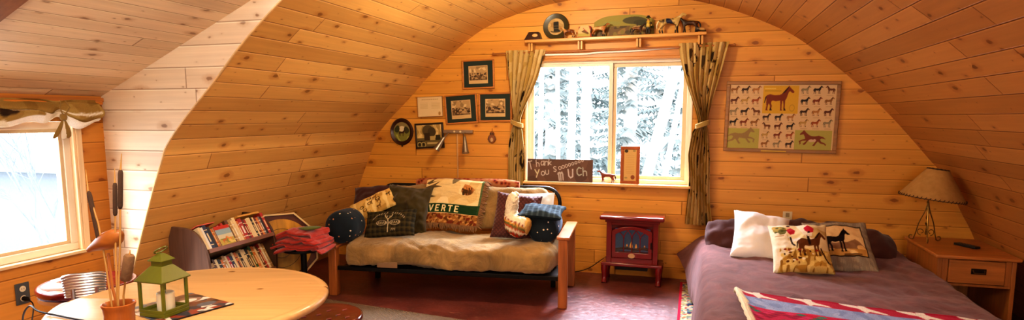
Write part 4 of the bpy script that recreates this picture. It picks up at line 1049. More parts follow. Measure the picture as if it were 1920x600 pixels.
def gfn2(u, v):
    a = 2 * math.pi * u; rr_ = math.sin(math.pi * v) ** .7; x = (v - .5) * .20
    return Vector((gp.x + x, 4.08 + rr_ * .045 * math.cos(a) + .1 * x, .612 + rr_ * .016 * math.sin(a) + .12 * x * (1 if x > 0 else .2)))
mb.grid(gfn2, 20, 24, wrapu=True)
tag(mb.build('cloth_cap', fabric('moss_green_cloth', '5e6a30', .9)), 'flat moss green cloth cap lying on the folded red blanket', 'cap')

# ------------------------------------------------------------------ rugs
t = NT('grey_tweed_rug'); tc = t.n('TexCoord'); sp = t.n('SeparateXYZ', Vector=tc.outputs['Object'])
wv = t.math('MULTIPLY', t.math('SINE', t.math('MULTIPLY', sp.outputs[0], 420.0)), t.math('SINE', t.math('MULTIPLY', sp.outputs[1], 420.0)))
n1 = t.n('TexNoise', Vector=tc.outputs['Object'], Scale=90.0, Detail=3.0).outputs[0]
t.bsdf(t.mix(n1, lin('57483a'), lin('8e7c68')), .95, bump=t.math('ADD', wv, n1), bstr=.5, bdist=.006, spec=.1)
rp0, rp1 = Vector((-2.594, 4.175, 0)), Vector((-1.634, 4.054, 0)); d = (rp1 - rp0).normalized(); nrm = Vector((d.y, -d.x, 0))
a_, b_ = rp0 - d * .3, rp1 + d * 1.0
mb = MB(); P4 = [a_ + nrm * 2.2, b_ + nrm * 2.2, b_, a_]
if nrm.y > 0: P4 = [a_ - nrm * 2.2, b_ - nrm * 2.2, b_, a_]
mb.add([Vector((p.x, p.y, .001)) for p in P4] + [Vector((p.x, p.y, .009)) for p in P4], [(3, 2, 1, 0), (4, 5, 6, 7), (0, 1, 5, 4), (1, 2, 6, 5), (2, 3, 7, 6), (3, 0, 4, 7)])
tag(mb.build('woven_rug', t.m, bevel=.003), 'grey brown woven rug on the red floor under the dining table', 'rug')
cv = Canvas(1.5, 2.7, 170, '8c8478', 1)
cv.blotch(['4a5a6a', 'a8483a', 'c4b48c', '5a6a5a', '2c3a4a', 'b0906a'], 9, 31, -.03)
x_, y_ = np.minimum(cv.X, 1.5 - cv.X), np.minimum(cv.Y, 2.7 - cv.Y); e_ = np.minimum(x_, y_)
cv.paint(e_ < .07, 'c4b488'); cv.blotch(['4a5668', '9a4a3c', '8a8258'], 16, 9, -.02, (e_ < .07)); cv.paint(e_ < .028, 'a81f38')
mb = MB(); PR = Vector((-.108, 2.92, .006)); mb.grid(lambda u, v: PR + Vector((u * 1.5 + .02 * (1 - v) , v * 2.66, 0)), cv.nx, cv.ny, 0, cv.get())
pr = empty('patterned_rug', (-.108 + .75, 4.25, 0), 'multicoloured oriental style rug with red border beside the bed', 'rug')
mb.build('pile', P_WOOL, pr)
mb = MB()
for k in range(120):
    x = -.10 + k * .0124; mb.tube([(x, 5.575, .006), (x + rnd.uniform(-.008, .008), 5.61, .005), (x + rnd.uniform(-.014, .014), 5.635, .003)], .0022, 4)
mb.build('fringe', plain('tan_fringe', '8a6a38', .95, var=.3), pr)

# ------------------------------------------------------------------ electric stove heater
ENAM = plain('burgundy_enamel', '6e1014', .22, var=.08, scale=8, bump=.03, spec=.6, Coat_Weight=.4)
HX0, HX1, HYF, HYB = -.752, -.302, 5.405, 5.61; HXC = (HX0 + HX1) / 2
ht = empty('electric_stove', (HXC, 5.5, 0), 'burgundy enamelled electric stove heater with arched glass door', 'heater')
def hbox(name, lo, hi, mat=ENAM, bev=.006, par=None):
    mb = MB(); mb.box(lo, hi); return mb.build(name, mat, par or ht, bevel=bev, seg=3)
hbox('top_slab', (HX0 - .058, HYF - .055, .575), (HX1 + .052, HYB + .03, .612), bev=.014)
hbox('cornice', (HX0 - .012, HYF - .012, .55), (HX1 + .012, HYB + .005, .575), bev=.005)
mb = MB()
mb.box((HX0, HYF + .06, .185), (HX1, HYB, .55)); mb.box((HX0, HYF, .185), (HX0 + .045, HYF + .06, .55)); mb.box((HX1 - .045, HYF, .185), (HX1, HYF + .06, .55)); mb.box((HX0 + .045, HYF + .004, .525), (HX1 - .045, HYF + .06, .55)); mb.box((HX0 + .045, HYF, .185), (HX1 - .045, HYF + .06, .232))
mb.build('body', ENAM, ht, bevel=.003)
hbox('plinth', (HX0 - .04, HYF - .035, .160), (HX1 + .04, HYB + .01, .190), bev=.008)
hbox('heat_outlet', (HXC - .14, HYF - .005, .125), (HXC + .14, HYB, .160), BLACK, .004)
for x in (HX0 - .012, HX1 + .012):
    for yy, s in ((HYF - .005, -1), (HYB - .02, 1)):
        mb = MB(); mb.tube([(x, yy, .165), (x, yy - .006 * s * -1, .12), (x, yy + .004 * -s, .07), (x, yy + .006 * s, .03), (x, yy + .014 * s, .012), (x, yy + .02 * s, .0)], [.032, .030, .024, .022, .026, .026], 12); mb.build('leg', ENAM, ht)
def archpts(x0, x1, z0, z1, rise, n=14):
    return [(x0, z0), (x1, z0)] + [(x1 + (x0 - x1) * k / n, z1 + rise * (1 - (2 * k / n - 1) ** 2)) for k in range(n + 1)]
dr = None
ao, ai = archpts(HX0 + .05, HX1 - .05, .236, .475, .045), archpts(HX0 + .082, HX1 - .082, .285, .445, .045)
mb = MB(); n_ = len(ao)
vs = [(x, HYF - .012, z) for x, z in ao] + [(x, HYF - .012, z) for x, z in ai] + [(x, HYF + .008, z) for x, z in ao] + [(x, HYF + .008, z) for x, z in ai]
fs = []
for k in range(n_):
    j = (k + 1) % n_
    fs += [(k, j, n_ + j, n_ + k), (2 * n_ + k, 3 * n_ + k, 3 * n_ + j, 2 * n_ + j), (k, 2 * n_ + k, 2 * n_ + j, j), (n_ + k, n_ + j, 3 * n_ + j, 3 * n_ + k)]
mb.add(vs, fs); dr = mb.build('door', ENAM, ht, bevel=.003)
gx0, gx1 = HX0 + .082, HX1 - .082; W_ = gx1 - gx0
for k, f in enumerate((.25, .5, .75)):
    x = gx0 + W_ * f; mb = MB(); top = .445 + .045 * (1 - (2 * f - 1) ** 2)
    mb.tube([(x, HYF - .002, .285), (x, HYF - .002, .42 if k != 1 else .42)], .0045, 6); mb.build('lattice_bar', ENAM, dr)
for f0, f1 in ((0, .25), (.25, .5), (.5, .75), (.75, 1)):
    for s in (0, 1):
        if (f0 == 0 and s == 0) or (f1 == 1 and s == 1): continue
        xs = gx0 + W_ * (f0 if s == 0 else f1); xm = gx0 + W_ * (f0 + f1) / 2; zt = .445 + .042 * (1 - (2 * (f0 + f1) / 2 - 1) ** 2)
        mb = MB(); mb.tube([(xs, HYF - .002, .41), (xs + (xm - xs) * .25, HYF - .002, .41 + (zt - .41) * .5), (xm, HYF - .002, zt)], .0045, 6); mb.build('lattice_arch', ENAM, dr)
mb = MB(); mb.prism(archpts(gx0 - .005, gx1 + .005, .28, .45, .045), HYF + .004, HYF + .0045); mb.build('glass', glass('stove_glass', .05, (.8, .8, .8)), dr)
hbox('handle', (HX1 - .062, HYF - .026, .33), (HX1 - .052, HYF - .012, .385), BLACK, .003, dr)
mb = MB(); mb.lathe([(.001, 0), (.028, 0), (.031, .003), (.028, .006), (.001, .006)], 28, T(HXC, HYF - .012, .258) @ RX(90) @ Matrix.Diagonal((1, .68, 1, 1))); mb.build('oval_badge', plain('brass_badge', 'd9b98a', .3, .6), dr)
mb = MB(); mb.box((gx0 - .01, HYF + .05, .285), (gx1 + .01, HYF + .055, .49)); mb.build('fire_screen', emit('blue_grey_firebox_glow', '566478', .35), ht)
for k in range(7):
    mb = MB(); x = gx0 + .02 + k * .05; mb.tube([(x - .03, HYF + .03, .298 + .012 * (k % 3)), (x + .045, HYF + .025, .305 + .01 * ((k + 1) % 3))], [.013, .012], 8); mb.build('log', plain('ash_log', '5c4a3c', .9, var=.4, scale=60), ht)
for k, (fx, s) in enumerate(((.34, .8), (.47, 1.3), (.62, .9), (.88, .7))):
    x = gx0 + W_ * fx; mb = MB(); mb.lathe([(.001, 0), (.011 * s, .006), (.010 * s, .018 * s), (.003, .04 * s), (.001, .045 * s)], 10, T(x, HYF + .036, .318)); mb.build('ember_flame', emit('flame_glow', 'ff9a3c', .8), ht)
mb = MB(); mb.tube(cat([Vector((HX0 - .002, 5.58, .21)), Vector((-.83, 5.60, .15)), Vector((-.95, 5.62, .06)), Vector((-1.10, 5.64, .012)), Vector((-1.35, 5.64, .008))]), .004, 6)
tag(mb.build('heater_cord', BLACK), 'black cord curving from the burgundy stove down to the floor', 'cord')

# ------------------------------------------------------------------ bed
BZ = .445; BX0, BX1, BYF, BYH = .13, 1.565, 2.66, 5.60
bd_ = empty('bed', ((BX0 + BX1) / 2, 4.1, 0), 'double bed standing with its head against the end wall beside the nightstand', 'bed')
mb = MB(); mb.box((BX0 + .08, BYF + .1, .02), (BX1 - .06, BYH - .02, .19)); mb.build('base', plain('dark_bed_base', '2a1c18', .8), bd_, bevel=.01)
mb = MB(); mb.box((BX0 + .06, BYF + .06, .195), (BX1 - .05, BYH - .01, .395)); mb.build('mattress', fabric('bed_mattress', '8a7a70'), bd_, bevel=.04, seg=3)
BROWN = None
t = NT('brown_velvet_duvet'); tc = t.n('TexCoord'); b_ = lin('66403c')
n1 = t.n('TexNoise', Vector=tc.outputs['Object'], Scale=4.0, Detail=6.0, Roughness=.65, Distortion=1.5).outputs[0]
n2 = t.n('TexNoise', Vector=tc.outputs['Object'], Scale=260.0).outputs[0]
c = t.ramp(n1, [(.3, scale_c(b_, .7)), (.5, b_), (.7, scale_c(b_, 1.5))])
t.bsdf(c, .85, bump=t.math('ADD', t.math('MULTIPLY', n1, 2.2), t.math('MULTIPLY', n2, .25)), bstr=.45, bdist=.012, spec=.15, Sheen_Weight=.22, Sheen_Tint=(1, .75, .75)); BROWN = t.m
prof = [(.03, .03), (.035, .12), (.045, .24), (.06, .34), (.08, .405), (.115, .435), (.17, BZ)] + [(.16 + (1.46 - .16) * k / 22, BZ) for k in range(1, 23)] + [(1.53, .438), (1.575, .405), (1.592, .34), (1.595, .22), (1.595, .08)]
pl_ = [0.0]
for a, b in zip(prof, prof[1:]): pl_.append(pl_[-1] + math.dist(a, b))
def duvet(u, v):
    s = u * pl_[-1]
    for k in range(len(pl_) - 1):
        if s <= pl_[k + 1] + 1e-9: f = (s - pl_[k]) / (pl_[k + 1] - pl_[k]); break
    x = prof[k][0] + (prof[k + 1][0] - prof[k][0]) * f; z = prof[k][1] + (prof[k + 1][1] - prof[k][1]) * f
    y = BYF + (BYH - BYF) * v
    wob = fbm((x * 1.2, y * 1.2, 2), 2.5) * .022 + fbm((x * 2.5 + y, y * .9, 5), 5.0) * .012
    side = max(0, .43 - z) / .43
    left = 1 if x < .5 else -1
    x2 = x - left * side * (.012 * math.sin(y * 9 + 2 * fbm((y, 0, 0), 2)) + .02 * fbm((y, z, 1), 3.0)) - (.16 * side * max(0, (v - .72) / .28) ** 1.5 if left > 0 else 0)
    zz = z + wob * (1 - side) * .9 + .018 * math.exp(-((x - .18) / .14) ** 2) + (0.24 * side * max(0, (v - .78) / .22) if left > 0 else 0)
    if left > 0: x2 -= .018
    else: x2 = min(x2, 1.592)
    return Vector((x2, y, max(zz, .02)))
mb = MB(); mb.grid(duvet, 120, 150); mb.add([duvet(k / 119, 0) for k in range(120)] + [Vector((duvet(k / 119, 0).x, BYF - .01, .05)) for k in range(120)], [(k + 1, k, 120 + k, 121 + k) for k in range(119)])
tag(mb.build('duvet', BROWN, smooth=80), 'dark brown velvety duvet covering the bed', 'duvet')
BCOT = fabric('brown_pillowcase', '4a2a25', .9, .25, 6.0)
def wpil(c, w_, h_, t_, tilt, rz, mat, label, roll=0, **kw):
    M = T(c) @ RZ(rz) @ RX(-tilt) @ RY(roll); return tag(pillow('pillow', w_, h_, t_, M, mat, **kw), label, 'pillow')
wpil((.44, 5.20, .515), .74, .34, .19, 50, 0, BCOT, 'brown bed pillow on the left side, behind the white pillow', seed=21, pinch=.05, wr=.035, rounded=.35)
wpil((1.04, 5.24, .505), .88, .38, .18, 52, -6, BCOT, 'brown bed pillow on the right side, behind the black horse pillow', seed=22, pinch=.05, wr=.035, rounded=.55, roll=7)
WHITEC = fabric('white_cotton', 'ece6e2', .9, .08, 8.0)
def at_(px, py, Y): return at_y(px, py, Y)
pil_px('pillow', [(1380, 392, 5.06), (1486, 414, 5.06), (1474, 496, 4.72), (1364, 482, 4.72)], .17, WHITEC, 'white pillow with a thin brown curving line, left of the hunting pillow', at=at_, seed=23, pinch=.08, wr=.016)
# fox hunt pillow
cv = Canvas(.42, .40, 120, 'd8c498')
cv.blotch(['e8dcc0', 'c9ae74'], 4, 3, -.02); cv.poly([(0, .0), (0, .40), (.10, .40), (.13, .22), (.08, .10), (.04, 0)], 'e6e0d2', .7)
cv.poly([(.03, 0), (.42, 0), (.42, .16), (.3, .15), (.15, .14), (.07, .09)], 'bf9a48', .75)
cv.blotch(['a87e34', '8a6428', 'd9bd74'], 13, 5, -.03, (cv.Y < .16) & (cv.X > .05))
cv.ell(.075, .33, .05, .035, '9a8a4a'); cv.ell(.09, .305, .03, .025, '6e6a3a'); cv.ell(.05, .35, .03, .02, 'b89a54'); cv.blotch(['5a5a30'], 26, 5, -.02, ((cv.X - .08) / .05) ** 2 + ((cv.Y - .32) / .04) ** 2 < 1); cv.rect(.03, .265, .10, .272, '9a6a3a')
cv.horse(.165, .185, .10, 'd6d0c4', True); cv.line([(.145, .25), (.15, .2), (.165, .18)], .012, '2a1c18'); cv.poly([(.125, .33), (.155, .345), (.185, .315), (.175, .28), (.145, .275), (.13, .295)], 'a8202c'); cv.ell(.143, .355, .011, .012, 'd8a88a'); cv.ell(.141, .367, .014, .008, '1a1412')
cv.horse(.285, .10, .23, '5e3416', dark='2a160a'); cv.poly([(.245, .335), (.275, .36), (.315, .325), (.305, .285), (.27, .28), (.25, .30)], 'b01f30'); cv.ell(.265, .373, .012, .013, 'd8a88a'); cv.ell(.264, .386, .015, .009, '15100f'); cv.line([(.275, .285), (.262, .24), (.268, .19)], .018, '241612'); cv.poly([(.255, .27), (.30, .285), (.29, .25), (.26, .245)], 'e8e0d0')
cv.line([(.345, .16), (.365, .09), (.385, .055)], .012, '3a2412'); cv.line([(.375, .058), (.392, .052)], .008, '201410')
for k in range(26):
    x, y = rnd.uniform(.08, .36), rnd.uniform(.05, .155); cv.ell(x, y, rnd.uniform(.005, .013), rnd.uniform(.004, .009), rnd.choice(['5a3216', '7a4a22', 'e8dcc0', '3a2010', '8a2a20']))
cv.rect(0, .385, .42, .40, 'c9b078', .6)
pil_px('pillow', [(1438, 424, 4.66), (1543, 423, 4.66), (1573, 515, 4.33), (1451, 512, 4.33)], .15, P_CLOTH, 'cream pillow with red coated riders on horseback, front of the bed', at=at_, cv=cv, seed=24, pinch=.07, wr=.014, col0='c9ae74')
# black horse pillow
cv = Canvas(.46, .36, 130, '8d8172'); cv.blotch(['a0937f'], 22, 3, -.02)
for k in range(46): cv.rect(k * .01, 0, k * .01 + .003, .36, '6f6354', .5)
cv.rect(.055, .075, .405, .305, '241a16'); cv.rect(.062, .082, .398, .298, 'd9b988'); cv.rect(.062, .082, .398, .12, 'c99a54')
cv.poly([(.062, .12), (.062, .165), (.12, .175), (.19, .16), (.27, .165), (.335, .195), (.36, .18), (.398, .14), (.398, .12)], '8e6a4c'); cv.ell(.365, .13, .03, .025, 'dcb678'); cv.blotch(['b88a48', 'dfbf84'], 9, 9, -.03, (cv.Y < .12) & (cv.Y > .083) & (cv.X > .063) & (cv.X < .397)); cv.rect(.24, .083, .36, .092, '6a4a2a')
cv.horse(.215, .105, .20, '1c1210', dark='0e0908')
pil_px('pillow', [(1500, 417, 4.98), (1626, 420, 4.98), (1648, 512, 4.56), (1522, 510, 4.56)], .13, P_CLOTH, 'grey bordered pillow showing a standing black horse, right of the hunting pillow', at=at_, cv=cv, seed=25, pinch=.06, wr=.012, col0='8d8172')
# folded southwestern blanket across the bed
cv = Canvas(1.3, .66, 210, 'b0324a'); cv.rect(0, .60, 1.3, .66, 'a01f38', .8)
cv.rect(0, .36, 1.3, .52, '93a6cf'); cv.blotch(['a3b3d6', '8296c2'], 7, 4, -.02, (cv.Y > .36) & (cv.Y < .52)); cv.rect(0, .345, 1.3, .36, 'c9365c')
for j in range(12):
    for k in range(26):
        x, y = .03 + k * .05 + .025 * (j % 2), .33 - j * .028
        cv.poly([(x - .03, y), (x, y + .016), (x + .03, y), (x, y - .016)], ['2f7a68', 'c4406e', '8a2a4a', 'b8365a', '3a8a74', 'c02a4c'][int(2.2 * math.sin(k * .55) + j * .5 + 6) % 6])
for k in range(5):
    x = .09 + k * .27
    cv.poly([(x - .09, .635), (x - .02, .625), (x + .01, .60), (x + .11, .545), (x + .12, .525), (x + .02, .545), (x - .02, .575), (x - .09, .61)], 'e4ddd0'); cv.poly([(x, .64), (x + .035, .64), (x + .035, .60), (x + .055, .57), (x + .01, .515), (x - .01, .565)], 'e4ddd0'); cv.rect(x + .12, .63, x + .2, .645, 'b31f1f')
cv.rect(0, 0, .022, .66, 'e8dcbc'); cv.rect(1.278, 0, 1.3, .66, 'e8dcbc'); cv.rect(0, 0, 1.3, .014, 'e0c890')
c0, c1 = at_z(1382, 545, .49), at_z(1885, 607, .49); dx_ = (c1 - c0).normalized(); dn = Vector((dx_.y, -dx_.x, 0)); dn = dn if dn.y < 0 else -dn
bl = empty('woven_blanket', (c0 + c1) / 2 + dn * .3, 'folded red blue and white woven blanket lying across the foot of the bed', 'blanket')
Lb = min((c1 - c0).length, 1.3)
def blf(zoff):
    def g(u, v):
        p = c0 + dx_ * (Lb * u) + dn * (.66 * (1 - v) + .05 * (1 - v) * u) + dx_ * .17 * (1 - v)
        p.z = .474 + zoff + fbm((p.x, p.y, 4), 3.0) * .012 + .012 * math.exp(-((u) / .02) ** 2); 
        if v > .96: p.z -= (v - .96) * .5
        return p
    return g
mb = MB(); mb.grid(blf(.024), cv.nx, cv.ny, 0, cv.get()); mb.build('top_layer', P_WOOL, bl, solid=.012)
mb = MB(); mb.grid(lambda u, v: blf(.008)(u * .985 + .03, v) + dx_ * -.0, 40, 30); mb.build('under_layer', fabric('cream_wool', 'd9cba4', .95), bl, solid=.012)
mb = MB(); e0_ = [blf(.016)(0, 1 - k / 20) for k in range(21)]; mb.tube([p + Vector((-.008, 0, 0)) for p in e0_], [.012 + .003 * math.sin(k * 2) for k in range(21)], 8); mb.build('bound_edge', fabric('cream_binding', 'e6dcbe', .95), bl)
mb = MB()
q0 = blf(.016)(0, .78) + Vector((-.004, 0, 0)); mb.tube([q0, q0 + Vector((.005, -.05, -.002)), q0 + Vector((.022, -.11, -.012)), q0 + Vector((.03, -.14, -.014))], [.016, .018, .02, .014], 8); mb.build('loose_corner', fabric('cream_corner', 'e2d3aa', .95), bl)

# ------------------------------------------------------------------ nightstand, lamp, remote
NSP = wood('nightstand_pine', 'b9743a', 0, .35, .3); NSV = wood('nightstand_pine_upright', 'b06c34', 2, .4, .3)
NX0, NX1, NY0, NY1, NZ = 1.612, 2.118, 4.845, 5.56, .53
ns = empty('nightstand', ((NX0 + NX1) / 2, (NY0 + NY1) / 2, 0), 'pine nightstand with one drawer beside the bed under the right slope', 'nightstand')
def nbox(name, lo, hi, mat=NSV, bev=.003, par=None):
    mb = MB(); mb.box(lo, hi); return mb.build(name, mat, par or ns, bevel=bev)
nbox('top', (NX0, NY0, NZ - .026), (NX1, NY1, NZ), NSP, .009)
nbox('side_panel', (NX0 + .022, NY0 + .025, .0), (NX0 + .047, NY1 - .02, NZ - .026)); nbox('side_panel', (NX1 - .047, NY0 + .025, .0), (NX1 - .022, NY1 - .02, NZ - .026))
nbox('back_panel', (NX0 + .047, NY1 - .035, .03), (NX1 - .047, NY1 - .02, NZ - .026)); nbox('rail', (NX0 + .047, NY0 + .03, .312), (NX1 - .047, NY1 - .036, .330)); nbox('rail', (NX0 + .047, NY0 + .03, .05), (NX1 - .047, NY1 - .036, .072))
nbox('stile', (NX0 + .0475, NY0 + .028, .3305), (NX0 + .085, NY0 + .05, NZ - .027)); nbox('stile', (NX1 - .085, NY0 + .028, .3305), (NX1 - .0475, NY0 + .05, NZ - .027))
dw = nbox('drawer', (NX0 + .088, NY0 + .016, .336), (NX1 - .088, NY0 + .046, NZ - .032), NSP, .005)
DBR = plain('dark_bronze', '2e2218', .4, .7)
hxc = (NX0 + NX1) / 2 + .01; mb = MB(); mb.box((hxc - .045, NY0 + .011, .405), (hxc + .045, NY0 + .016, .445)); mb.build('handle_plate', DBR, dw, bevel=.003)
mb = MB(); mb.tube([(hxc - .034, NY0 + .013, .432), (hxc - .032, NY0 - .004, .416), (hxc + .032, NY0 - .004, .416), (hxc + .034, NY0 + .013, .432)], .0045, 8); mb.build('bail_handle', plain('aged_brass', '6a5230', .35, .8), dw)
LPC = at_z(1736, 440, NZ); LPC.y = min(LPC.y, 5.36); LPC = Vector((1.693, 5.33, NZ))
lp = empty('table_lamp', LPC, 'table lamp with cream cone shade and twisted gold scroll base on the nightstand', 'lamp')
GOLD = plain('antique_gold', '8a6a34', .35, .85, .25, 60)
mb = MB(); mb.tube([LPC + Vector((.004 * math.cos(k * .9), .004 * math.sin(k * .9), .055 + .33 * k / 40)) for k in range(41)], [.0065 + .003 * math.sin(k * 1.3) for k in range(41)], 8); mb.build('stem', GOLD, lp)
for k in range(3):
    Mr = T(LPC) @ RZ(-100 + 120 * k); mb = MB()
    pts = [(.002, 0, .30), (.02, 0, .23), (.055, 0, .14), (.072, 0, .06), (.085, 0, .016)]
    for j in range(14): a = -1.2 + j / 13 * 5.2; rr_ = .022 * (1 - .55 * j / 13); pts.append((.102 + rr_ * math.sin(a) * 1.0, 0, .026 - rr_ * math.cos(a) * 1.0 + .002))
    mb.tube([Mr @ Vector(p) for p in cat([Vector(p) for p in pts], 3)], .0042, 7); mb.build('scroll_leg', GOLD, lp)
    mb = MB(); mb.tube([Mr @ Vector((.006 + .03 * (1 - j / 16 * .6) * math.sin(j / 16 * 6) + .03, 0, .075 - .028 * (1 - j / 16 * .6) * math.cos(j / 16 * 6))) for j in range(17)], .003, 6); mb.build('inner_scroll', GOLD, lp)
mb = MB(); mb.lathe([(.018, .385), (.02, .39), (.016, .44), (.001, .445)], 14, T(LPC)); mb.build('socket', DBR, lp)
SHM = T(LPC + Vector((.02, 0, .34))) @ RY(7); SHD = NT('parchment_shade'); tc = SHD.n('TexCoord')
n1 = SHD.n('TexNoise', Vector=tc.outputs['Object'], Scale=30.0, Detail=5.0).outputs[0]
SHD.bsdf(SHD.mix(n1, lin('9a7440'), lin('bc9258')), .8, bump=n1, bstr=.1, bdist=.003, spec=.2)
mb = MB(); prf = [(.218, .0), (.145, .11), (.072, .218), (.070, .218), (.143, .107), (.2155, -.0005)]
mb.lathe(prf, 56, SHM); sh_ = mb.build('shade', SHD.m, lp)
mb = MB()
for k in range(48):
    a = k / 48 * 6.2832; mb.tube([SHM @ Vector((.2185 * math.cos(a + d_), .2185 * math.sin(a + d_), z_)) for d_, z_ in ((0, -.006), (.06, .012))], .0028, 5)
mb.tube([SHM @ Vector((.2175 * math.cos(k / 48 * 6.2832), .2175 * math.sin(k / 48 * 6.2832), -.001)) for k in range(48)], .0032, 5, closed=True)
mb.build('bottom_lacing', plain('dark_leather_lace', '4a3018', .7), sh_)
mb = MB(); mb.tube([SHM @ Vector((.0715 * math.cos(k / 32 * 6.2832), .0715 * math.sin(k / 32 * 6.2832), .218 + .002 * (k % 2))) for k in range(32)], .0035, 5, closed=True); mb.build('top_lacing', plain('dark_leather_lace_top', '3a2412', .7), sh_)
r0, r1 = at_z(1782, 452, NZ + .012), at_z(1837, 464, NZ + .012); Mr = frame((r0 + r1) / 2 + Vector((0, -.04, 0)), r1 - r0, (0, 0, 1))
rc = empty('remote_control', Mr.translation - Vector((0, 0, .012)), 'slim black remote control lying on the nightstand top', 'remote')
mb = MB(); mb.box((-.085, -.026, -.0115), (.085, .026, .006), M=Mr); mb.build('case', plain('black_plastic', '17171a', .4), rc, bevel=.004)
for i in range(5):
    for j in range(2):
        mb = MB(); mb.lathe([(.004, 0), (.004, .002), (.001, .0025)], 8, Mr @ T(-.055 + i * .025, -.01 + j * .02, .006)); mb.build('button', plain('grey_button', '55555a', .5), rc)

# ------------------------------------------------------------------ pictures on the end wall
HONEY = wood('honey_frame', 'c07a34', 0, .35, .3); DKF = plain('dark_brown_frame', '2a1a10', .4, var=.2); BRF = wood('brown_frame', '6e4520', 0, .4, .35)
def framed(name, c, Y, fw, fm, cv_fn, label, cat_, mat_col=None, mw=0.0, depth=.022, glassy=True, vertical=True):
    M, w_, h_ = quad_frame(*[at_y(x, y, Y) for x, y in c])
    e = empty(name, M @ Vector((0, 0, -h_ / 2)), label, cat_)
    mb = MB(); mb.M = M
    mb.add([], [])
    for (x0, z0, x1, z1) in ((-w_ / 2, -h_ / 2, w_ / 2, -h_ / 2 + fw), (-w_ / 2, h_ / 2 - fw, w_ / 2, h_ / 2), (-w_ / 2, -h_ / 2 + fw, -w_ / 2 + fw, h_ / 2 - fw), (w_ / 2 - fw, -h_ / 2 + fw, w_ / 2, h_ / 2 - fw)):
        mb.box((x0, -depth / 2, z0), (x1, depth / 2, z1))
    mb.build('frame', fm, e, bevel=min(.004, fw * .25))
    iw, ih = w_ - 2 * fw + .002, h_ - 2 * fw + .002
    if mat_col:
        mb = MB(); mb.box((-iw / 2, -.001, -ih / 2), (iw / 2, .004, ih / 2), M=M); mb.build('mat_board', plain(name + '_mat', mat_col, .8, var=.06), e)
        cw, ch = iw - 2 * mw[0], ih - mw[1] - mw[2]; cz = (mw[2] - mw[1]) / 2
    else: cw, ch, cz = iw, ih, 0
    cv = cv_fn(cw, ch); mb = MB(); art_panel(mb, cv, M @ T(0, -.003, cz)); mb.build('print', P_ART, e)
    return e, M, w_, h_
def engraving(seed):
    def f(w_, h_):
        cv = Canvas(w_, h_, 84, 'c9a872'); y0 = h_ * .2
        cv.rect(w_ * .04, y0, w_ * .96, h_ * .96, 'b08f5e'); sky = cv.Y > h_ * .62
        mk = (cv.X > w_ * .04) & (cv.X < w_ * .96) & (cv.Y > y0) & (cv.Y < h_ * .96)
        cv.blotch(['d0b280', '8f744a'], 14, seed, -.02, mk & sky); cv.blotch(['6e5232', '4a351e', 'a5855a', '5a4226'], 20, seed + 3, -.035, mk & (cv.Y < h_ * .60))
        r = random.Random(seed)
        for k in range(8): cv.horse(w_ * r.uniform(.15, .85), h_ * r.uniform(.26, .42), w_ * r.uniform(.14, .22), r.choice(['3a2816', '4a331c', 'c0a070', '2a1c10']), r.random() < .5, r.random() < .5)
        cv.rect(w_ * .04, y0, w_ * .96, y0 + h_ * .07, '3f2d1a', .6)
        for k in range(6): cv.line([(w_ * (.3 + .06 * k), h_ * .1), (w_ * (.33 + .06 * k), h_ * .1)], h_ * .012, '9a7c4c')
        return cv
    return f
WY = Y1 - .014
framed('hunting_print', [(866, 113), (926, 110), (928, 165), (868, 168)], WY, .016, HONEY, engraving(3), 'green matted sepia print in honey wood frame, topmost of the three', 'picture', '1f2c22', (.052, .045, .035))
framed('hunting_print', [(833, 179), (893, 174), (897, 230), (837, 234)], WY, .016, HONEY, engraving(8), 'green matted sepia print in honey wood frame, lower left of the three', 'picture', '1f2c22', (.052, .045, .035))
framed('hunting_print', [(897, 174), (960, 173), (960, 228), (899, 229)], WY, .016, HONEY, engraving(14), 'green matted sepia print in honey wood frame, beside the left curtain', 'picture', '1f2c22', (.052, .045, .035))
def certf(w_, h_):
    cv = Canvas(w_, h_, 70, 'd8b987'); cv.rect(.008, .008, w_ - .008, h_ - .008, 'dcc08f')
    for k in range(9): cv.line([(.05 + .02 * k, h_ * .86), (.06 + .02 * k, h_ * .86)], .006, 'a8875a')
    for k in range(5):
        y = h_ * (.70 - .07 * k); cv.line([(.03, y), (.11, y)], .003, 'c0a070'); cv.line([(.15, y), (.24, y)], .003, 'c0a070')
    cv.ell(w_ * .87, h_ * .15, .012, .018, 'a87a3a'); return cv
framed('certificate', [(782, 182), (829, 180), (831, 218), (784, 220)], WY, .004, wood('thin_pale_frame', 'a8713a', 0), certf, 'cream certificate plaque hanging left of the framed prints', 'certificate', depth=.012)
def farmf(w_, h_):
    cv = Canvas(w_, h_, 84, 'c8aa66'); cv.blotch(['dcc07c', 'a88a4a'], 9, 4, -.02); cv.ell(w_ * .45, h_ * .72, w_ * .22, h_ * .26, '5a4a2a'); cv.ell(w_ * .60, h_ * .66, w_ * .16, h_ * .22, '4a3c22')
    cv.rect(0, 0, w_, h_ * .40, '6a5a30'); cv.rect(w_ * .30, h_ * .28, w_ * .52, h_ * .62, '3a2a16'); cv.rect(w_ * .52, h_ * .30, w_ * .72, h_ * .48, 'b09a5a'); cv.rect(w_ * .74, h_ * .3, w_ * .92, h_ * .52, '2f2a16')
    cv.rect(w_ * .03, h_ * .05, w_ * .3, h_ * .28, '2a2214'); cv.ring(w_ * .1, h_ * .1, .028, .03, .35, 'a89858'); cv.ring(w_ * .25, h_ * .1, .028, .03, .35, 'a89858'); cv.rect(w_ * .4, h_ * .12, w_ * .85, h_ * .2, 'b8a468'); return cv
framed('farm_picture', [(778, 232), (831, 229), (833, 277), (780, 279)], WY, .018, DKF, farmf, 'old farmyard picture with wagon in a dark brown frame', 'picture')
